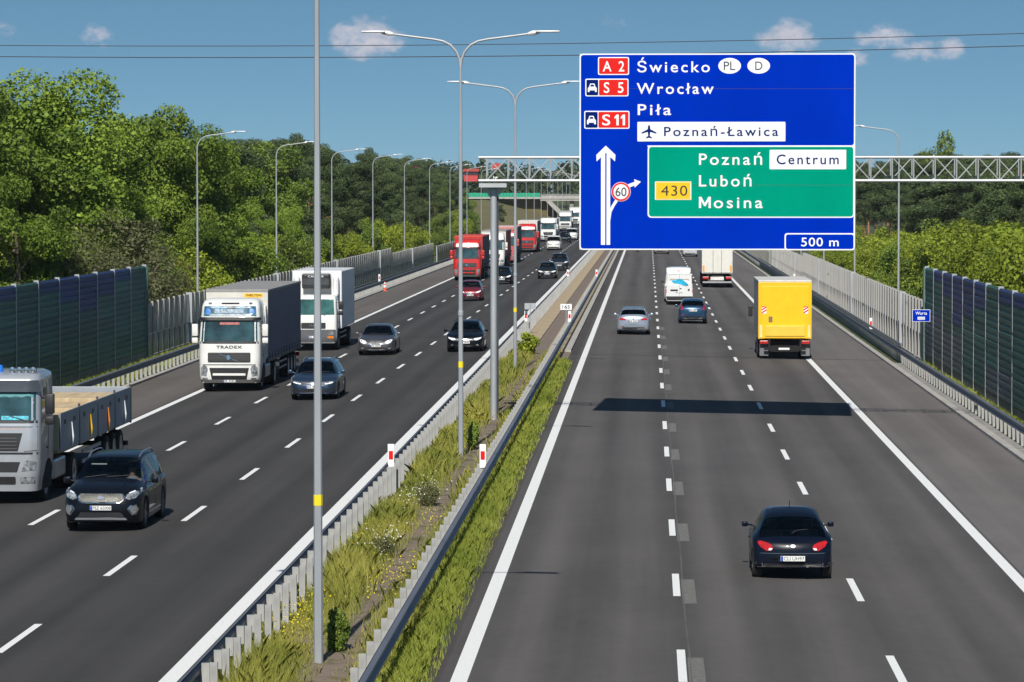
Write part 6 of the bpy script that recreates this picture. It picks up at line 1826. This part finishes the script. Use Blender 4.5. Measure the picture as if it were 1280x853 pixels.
PROTO = {}
def make_proto(key, gen, bark, leafm, aspect=1.0, nside=4):
    m, (C, Nn, S, V), rng = gen
    tm = m.build('trunk', bark, None, 50).data
    bpy.data.objects.remove(next(o for o in bpy.data.objects if o.data == tm))
    cm_ = leaf_mesh('crown', leafm, C, Nn, S, aspect, V, rng, nside)
    PROTO[key] = (tm, cm_, float(np.percentile(C[:, 2], 99.5)))
for i in range(4): make_proto('oak%d' % i, proto_broad(20 + i, .30 + .03 * (i % 3)), BARK, LF_OAK)
for i in range(2): make_proto('mid%d' % i, proto_broad(40 + i, .24), BARK, LF_MID)
for i in range(7): make_proto('pine%d' % i, proto_pine(60 + i, bare=(.30, .42, .36, .48, .25, .58, .55)[i]), BARK_P, LF_PINE, .55)
make_proto('rust0', proto_pine(71, per=90, bare=.3), BARK_P, LF_RUST, .5)
for i in range(4): make_proto('bush%d' % i, proto_bush(80 + i), BARK, LF_BUSH)
make_proto('olive0', proto_bush(90, 1.0, 260, .12, True), BARK, LF_OLIVE, .45)
make_proto('yel0', proto_bush(93, .9, 230, .13), BARK, LF_YEL)
for i in range(2): make_proto('dkbush%d' % i, proto_bush(96 + i), BARK, LF_MID)

def tree(kind, name, label, x, y, ztop, group=None, wide=1.0, cat='tree', base=None):
    tm, cm_, h = PROTO[kind]
    zb_ = (land(x) if base is None else base)
    s = (ztop - zb_) / h
    g = thing(name, label, cat, (x, y, zb_), rng_t.uniform(0, 6.28), group)
    for nm, d in (('trunk', tm), ('crown', cm_)):
        o = bpy.data.objects.new(nm, d); link(o, g); o.scale = (s * wide, s * wide, s)
    return g
rng_t = random.Random(5)
def tree_px(kind, name, label, px, d, py, group=None, wide=1.0, cat='tree'):
    x = (px - VX) * d / F
    return tree(kind, name, label, x, d, CAMZ - (py - VY) * d / F, group, wide, cat)

# left: big broadleaf trees behind the dark noise wall
for i, (px, d, py, w, lb) in enumerate([
        (22, 192, 100, 1.15, 'tallest broadleaf tree at the left edge, rising above the noise wall'),
        (-38, 186, 112, 1.1, 'broadleaf tree cut off by the left edge of the picture'),
        (82, 204, 148, 1.05, 'broadleaf tree leaning right beside the tallest one'),
        (186, 226, 146, .95, 'broadleaf tree with a narrow raised top left of the first screen lamp post'),
        (128, 222, 190, 1.1, 'lower dark broadleaf tree in the gap between two taller ones'),
        (238, 236, 182, 1.0, 'broadleaf tree just behind the first lamp post on the left'),
        (55, 214, 205, 1.1, 'broadleaf tree low behind the noise wall, under the tallest crown'),
        (150, 205, 235, 1.0, 'small dark broadleaf tree above the end of the noise wall'),
        (95, 190, 240, .95, 'rounded broadleaf tree above the middle of the noise wall'),
        (10, 178, 225, 1.0, 'shady broadleaf tree close behind the noise wall at the left edge'),
        (222, 224, 250, .9, 'small broadleaf tree between the noise wall end and the first lamp post'),
        (268, 250, 240, .9, 'small broadleaf tree just right of the first lamp post on the left'),
        (352, 296, 262, .9, 'bright broadleaf tree in front of the pines by the second lamp post')]):
    tree_px('oak%d' % (i % 4), 'broadleaf_tree', lb, px, d, py, None, w)
LP_ = 'dark pine in the dense stand behind the left bridge screen'
px = 262
row = 0
tops = [(250, 188), (290, 180), (330, 183), (380, 178), (412, 186), (425, 206), (445, 205), (456, 192), (480, 206), (505, 200), (530, 210), (560, 206)]
tf = lambda p: float(np.interp(p, [t_[0] for t_ in tops], [t_[1] for t_ in tops]))
for rowX, step, dy in ((-33.5, 17, 6), (-40, 15, 0), (-48, 15, -2), (-60, 18, -3)):
    px = 246
    while px < 566:
        X = rowX + rng_t.uniform(-2, 2); d = X * F / (px - VX)
        k = rng_t.choice(['pine0', 'pine1', 'pine2', 'pine3', 'pine4', 'mid0' if px < 330 else 'pine1'] if rowX > -45 else ['pine0', 'pine1', 'pine2', 'pine4'])
        top = tf(px) + rng_t.uniform(-7, 14) + dy
        tree_px(k, 'pine_tree' if k != 'mid0' else 'broadleaf_tree', LP_ if k != 'mid0' else 'mid green broadleaf tree among the pines behind the left screen', px, d, top, 'pines behind the left screen' if k != 'mid0' else 'broadleaf trees among the left pines', rng_t.uniform(.8, 1.15))
        px += step * rng_t.uniform(.7, 1.3)
# left bushes between the screen and the trees
tree_px('olive0', 'bush', 'grey-green willow bush above the end of the dark noise wall', 128, 186, 272, None, 1.25, 'bush')
tree_px('olive0', 'bush', 'second grey-green willow bush at the noise wall end', 92, 183, 292, None, 1.1, 'bush')
tree_px('yel0', 'bush', 'yellow-green bush where the dark noise wall meets the grey screen', 214, 205, 326, None, 1.3, 'bush')
tree_px('olive0', 'bush', 'dull olive bush beside the yellow-green one at the wall end', 192, 200, 315, None, 1.0, 'bush')
px = 245
while px < 575:
    X = rng_t.uniform(-30.5, -28); d = X * F / (px - VX)
    k = rng_t.choice(['bush0', 'bush1', 'bush2', 'dkbush0', 'dkbush1', 'dkbush0'])
    top = float(np.interp(px, [240, 300, 400, 470, 520, 575], [332, 322, 306, 292, 284, 280])) + rng_t.uniform(-18, 12)
    tree_px(k, 'bush', 'leafy %s green bush growing over the left bridge screen' % ('bright' if k.startswith('bush') else 'mid'), px, d, top, '%s green bushes along the left screen' % ('bright' if k.startswith('bush') else 'mid'), rng_t.uniform(.8, 1.2), 'bush')
    px += rng_t.uniform(9, 16)
# right: bright bushes in front, pines behind, rust-coloured dead pines among them
for r_, (Xr, step, t0) in enumerate(((19.5, 17, 312), (23, 15, 303), (27.5, 15, 295), (32, 16, 286))):
    px = 1035
    while px < 1330:
        X = Xr + rng_t.uniform(-1.5, 1.5); d = X * F / (px - VX)
        k = rng_t.choice(['bush0', 'bush1', 'bush2', 'bush3', 'bush1', 'dkbush0'])
        top = t0 + rng_t.uniform(-12, 12) + (1280 - px) * .03
        tree_px(k, 'bush', 'leafy %s green bush in the thicket behind the right screen' % ('bright' if k.startswith('bush') else 'mid'), px, d, top, '%s green bushes behind the right screen' % ('bright' if k.startswith('bush') else 'mid'), rng_t.uniform(.8, 1.05) if r_ == 0 else rng_t.uniform(1.0, 1.4), 'bush')
        px += step * rng_t.uniform(.7, 1.3)
rt = [(1060, 200), (1100, 200), (1150, 194), (1178, 196), (1210, 192), (1245, 198), (1290, 196)]
rf = lambda p: float(np.interp(p, [t_[0] for t_ in rt], [t_[1] for t_ in rt]))
for rowX, step, dy in ((36, 24, 20), (42, 20, 10), (52, 16, 4), (66, 16, 0)):
    px = 1030
    while px < 1330:
        X = rowX + rng_t.uniform(-2, 2); d = X * F / (px - VX)
        k = rng_t.choice(['pine0', 'pine1', 'pine2', 'pine3', 'pine4'] if rowX > 45 else ['pine5', 'pine3', 'pine6'])
        if rowX == 42 and rng_t.random() < .2: k = 'rust0'
        tree_px(k, 'pine_tree', 'rust-brown dying pine in the wood behind the right screen' if k == 'rust0' else 'dark pine in the wood behind the right screen', px, d, rf(px) + dy + rng_t.uniform(-4, 8), 'dying pines behind the right screen' if k == 'rust0' else 'pines behind the right screen', rng_t.uniform(1.0, 1.4))
        px += step * rng_t.uniform(.7, 1.3)
tree_px('dkbush1', 'broadleaf_tree', 'single round tree standing above the right-hand skyline', 1178, 640, 172, None, .55)
# trees around the overpass bank
for (px, d, py, k) in ((548, 620, 236, 'mid0'), (566, 640, 228, 'pine1'), (574, 690, 240, 'mid1'), (583, 720, 252, 'dkbush0'), (625, 760, 256, 'pine3')):
    tree_px(k, 'bank_tree', 'tree on the slope left of the overpass, %s' % {'mid0': 'leftmost and mid green', 'pine1': 'tall and dark', 'mid1': 'rounded and near the green parapet', 'dkbush0': 'low and bushy', 'pine3': 'thin and alone on the dry bank'}[k], px, d, py, None, .9)
# far wood on the ridge: one mass
rng = np.random.default_rng(3)
lobes = []
for i in range(900):
    X = rng.uniform(-520, 520); Y = rng.uniform(1090, 1420)
    zb_ = 3.5 + 2.0 * min(1, (Y - 1080) / 300)
    h = rng.uniform(6.0, 11.5) + (1.5 if -130 < X < 60 else 0)
    r_ = rng.uniform(2.0, 4.2)
    for q in range(3):
        lobes.append(((X + rng.normal() * r_ * .4, Y + rng.normal() * r_ * .4, zb_ + h * (.35 + .28 * q)), (r_ * (1.1 - .2 * q), r_ * (1.1 - .2 * q), h * .20), rng.random()))
C_, N_, S_, V_ = lobes_to_leaves(lobes, 2.2, 1.5, rng, .5)
fw = leaf_mesh('far_wood', LF_FAR, C_, N_, S_, 1.0, V_, rng)
prop(link(bpy.data.objects.new('far_wood', fw)), 'hazy dark wood along the far ridge behind the overpass', 'wood', kind='stuff')

# ------------------------------------------------------------------ median grass and flowers
def blades(name, mat, n, xf, y0, y1, hf, wf, rng, zf=lambda x: .0, lean=.35):
    xs = xf(n, rng); ys_ = y0 + (y1 - y0) * rng.random(n)
    h = hf(n, rng, xs, ys_); w = wf(n, rng)
    a = rng.random(n) * math.pi
    dx, dy = np.cos(a) * w * .5, np.sin(a) * w * .5
    lx, ly = rng.normal(size=n) * lean * h, rng.normal(size=n) * lean * h
    z = np.array([zf(v) for v in xs])
    p0 = np.stack([xs - dx, ys_ - dy, z - .02], 1); p1 = np.stack([xs + dx, ys_ + dy, z - .02], 1)
    mid = np.stack([xs + lx * .35, ys_ + ly * .35, z + h * .62], 1)
    m0 = mid - np.stack([dx, dy, dx * 0], 1) * .75; m1 = mid + np.stack([dx, dy, dx * 0], 1) * .75
    tip = np.stack([xs + lx, ys_ + ly, z + h], 1)
    V3 = np.stack([p0, p1, m1, tip, m0], 1)
    k = 5
    me = bpy.data.meshes.new(name)
    me.vertices.add(n * k); me.vertices.foreach_set('co', V3.reshape(-1).astype(np.float32))
    me.loops.add(n * k); me.loops.foreach_set('vertex_index', np.arange(n * k, dtype=np.int32))
    me.polygons.add(n); me.polygons.foreach_set('loop_start', np.arange(0, n * k, k, dtype=np.int32))
    me.update(calc_edges=True)
    at_ = me.attributes.new('leaf', 'FLOAT', 'FACE')
    clump = .5 + .5 * np.sin(xs * 2.1 + np.sin(ys_ * .43) * 2) * np.cos(ys_ * .31 + xs)
    at_.data.foreach_set('value', np.clip(.55 * clump + .5 * rng.random(n), 0, 1).astype(np.float32))
    me.materials.append(mat)
    return link(bpy.data.objects.new(name, me))
G_DRY = leaf_mat('meadow_grass', (.15, .21, .026), (.52, .48, .11), .3, objvar=.0)
G_GREEN = leaf_mat('verge_grass', (.17, .25, .028), (.42, .44, .08), .3, objvar=.0)
rng = np.random.default_rng(8)
def xf_med(n, rng):
    """thick by the left rail, thin over the bare strip, thin again by the right rail"""
    u = rng.random(n)
    left = np.clip(-6.2 + rng.normal(size=n) * .34, -6.95, -5.35); right = np.clip(-4.55 + rng.normal(size=n) * .22, -5.1, -4.25)
    return np.where(u < .74, left, right)
def hf_med(n, rng, xs, ys_):
    patch_ = .6 + .5 * np.sin(ys_ * .35 + xs * 1.7) * np.sin(ys_ * .11 + 1)
    return (.10 + .42 * rng.random(n) ** 1.5) * patch_ * np.where(xs < -5.2, 1.15, .8) + .05
for nm, n, a, b, w in (('median_grass', 70000, 44, 92, .010), ('median_grass_far', 40000, 92, 168.5, .024)):
    o = blades(nm, G_DRY, n, xf_med, a, b, hf_med, lambda n, r, w=w: w * (.6 + .8 * r.random(n)), rng)
    prop(o, 'wild yellow-green grass growing in the median' if 'far' not in nm else 'wild grass in the far part of the median', 'grass', kind='stuff')
def xf_edge(n, rng): return np.clip(-3.92 + rng.normal(size=n) * .19, -4.35, -3.44)
for nm, n, a, b, w in (('edge_grass', 26000, 44, 92, .015), ('edge_grass_far', 16000, 92, 160, .03)):
    o = blades(nm, G_GREEN, n, xf_edge, a, b, lambda n, r, xs, ys_: (.08 + .20 * r.random(n)) * np.where(xs > -3.62, .55, 1.0), lambda n, r, w=w: w * (.6 + .8 * r.random(n)), rng)
    prop(o, 'bright green grass strip between guardrail and right carriageway', 'grass', kind='stuff')
o = blades('verge_grass', G_GREEN, 9000, lambda n, r: 12.6 + .5 * r.random(n), 100, 166, lambda n, r, xs, ys_: .08 + .22 * r.random(n), lambda n, r: .035 * (.6 + .8 * r.random(n)), rng, lambda x: -.36)
prop(o, 'grass under the right shoulder guardrail', 'grass', kind='stuff')
o = blades('verge_grass', G_GREEN, 16000, lambda n, r: -22.75 - 1.2 * r.random(n), 120, 185, lambda n, r, xs, ys_: .12 + .28 * r.random(n), lambda n, r: .04 * (.6 + .8 * r.random(n)), rng, lambda x: -.42)
prop(o, 'grass under the left shoulder guardrail', 'grass', kind='stuff')
# flowers
def specks(name, label, mat, n, pts, sx_, sy_, zlo, zhi, size, rng):
    C = []
    for (x, y) in pts:
        k = n // len(pts)
        C.append(np.stack([x + rng.normal(size=k) * sx_, y + rng.normal(size=k) * sy_, zlo + (zhi - zlo) * rng.random(k)], 1))
    C = np.concatenate(C); C[:, 0] = np.clip(C[:, 0], -6.6, -4.3)
    me = leaf_mesh(name, mat, C, rng.normal(size=C.shape) * .4 + np.array([0, -.6, .6]), size * (.6 + .8 * rng.random(len(C))), 1.0, rng.random(len(C)), rng)
    prop(link(bpy.data.objects.new(name, me)), label, 'flowers', kind='stuff')
FL_Y = leaf_mat('yellow_petal', (.65, .52, .01), (.85, .75, .03), .2, objvar=0)
FL_W = leaf_mat('white_petal', (.6, .6, .5), (.8, .8, .72), .2, objvar=0)
gp_ = [ground(a, b) for a, b in ((500, 735), (480, 748), (510, 722), (545, 660), (350, 800), (365, 775), (430, 690), (585, 560), (600, 530), (648, 505), (660, 480), (395, 770))]
specks('yellow_flowers', 'small yellow flowers scattered in the median grass', FL_Y, 900, [(min(max(a, -6.4), -4.4), b) for a, b in gp_], .22, 1.3, .12, .42, .030, rng)
gw_ = [ground(a, b) for a, b in ((525, 632), (540, 622), (490, 690), (475, 700), (512, 640))]
specks('white_flowers', 'white umbel flowers in the median grass', FL_W, 230, gw_, .20, .9, .25, .55, .035, rng)
make_proto('shrub0', proto_bush(120, .8, 60, .42), BARK, LF_BUSH)
make_proto('shrub1', proto_bush(121, .7, 60, .42), BARK, LF_MID)
make_proto('shrub2', proto_bush(122, 1.0, 60, .36, True), BARK, LF_OLIVE, .4)
x_, y_ = ground(660, 446)
tree('shrub0', 'shrub', 'round green shrub at the start of the walkway in the median', -5.75, 166.5, 1.05, None, 1.25, 'shrub', 0.0)
x_, y_ = ground(408, 822)
tree('shrub1', 'shrub', 'small dark shrub at the foot of the nearest lamp post', x_ + .12, y_ + .6, .72, None, .75, 'shrub', 0.0)
x_, y_ = ground(588, 565)
tree('shrub1', 'shrub', 'low dark weed beside the second lamp post base', x_ + .05, y_ + .4, .85, None, .6, 'shrub', 0.0)
x_, y_ = ground(535, 635)
tree('shrub2', 'shrub', 'pale flowering weed in the middle of the median grass', x_, y_, .62, None, 1.1, 'shrub', 0.0)
x_, y_ = ground(483, 700)
tree('shrub2', 'shrub', 'second pale weed nearer the camera in the median grass', x_, y_, .50, None, 1.1, 'shrub', 0.0)
# sheets of plywood on the open trailer
ld = thing('plywood_stack', 'pale timber sheets lying on the open trailer of the silver lorry', 'timber', SV.location[:], math.pi)
for k in range(4):
    MB().box(-1.2, 1.2, -15.4 + k * 3.12, -12.5 + k * 3.12 + .05 * k, 1.265, 2.02 - .10 * ((k * 7) % 3), .01).build('sheet_pile', WOOD, ld)

# ================================================================== HAZE over the whole place
hz_m = bpy.data.materials.new('summer_haze'); hz_m.use_nodes = True
hn = hz_m.node_tree
hn.nodes.remove(hn.nodes['Principled BSDF'])
pv = hn.nodes.new('ShaderNodeVolumePrincipled')
pv.inputs['Color'].default_value = (.80, .90, 1.0, 1); pv.inputs['Density'].default_value = .00005; pv.inputs['Anisotropy'].default_value = .0
hn.links.new(pv.outputs[0], hn.nodes['Material Output'].inputs['Volume'])
hz = MB().box(-7200, 7200, -400, 9300, -8, 48).build('haze', hz_m)
prop(hz, 'thin blue summer haze over the whole landscape', 'haze', kind='stuff')
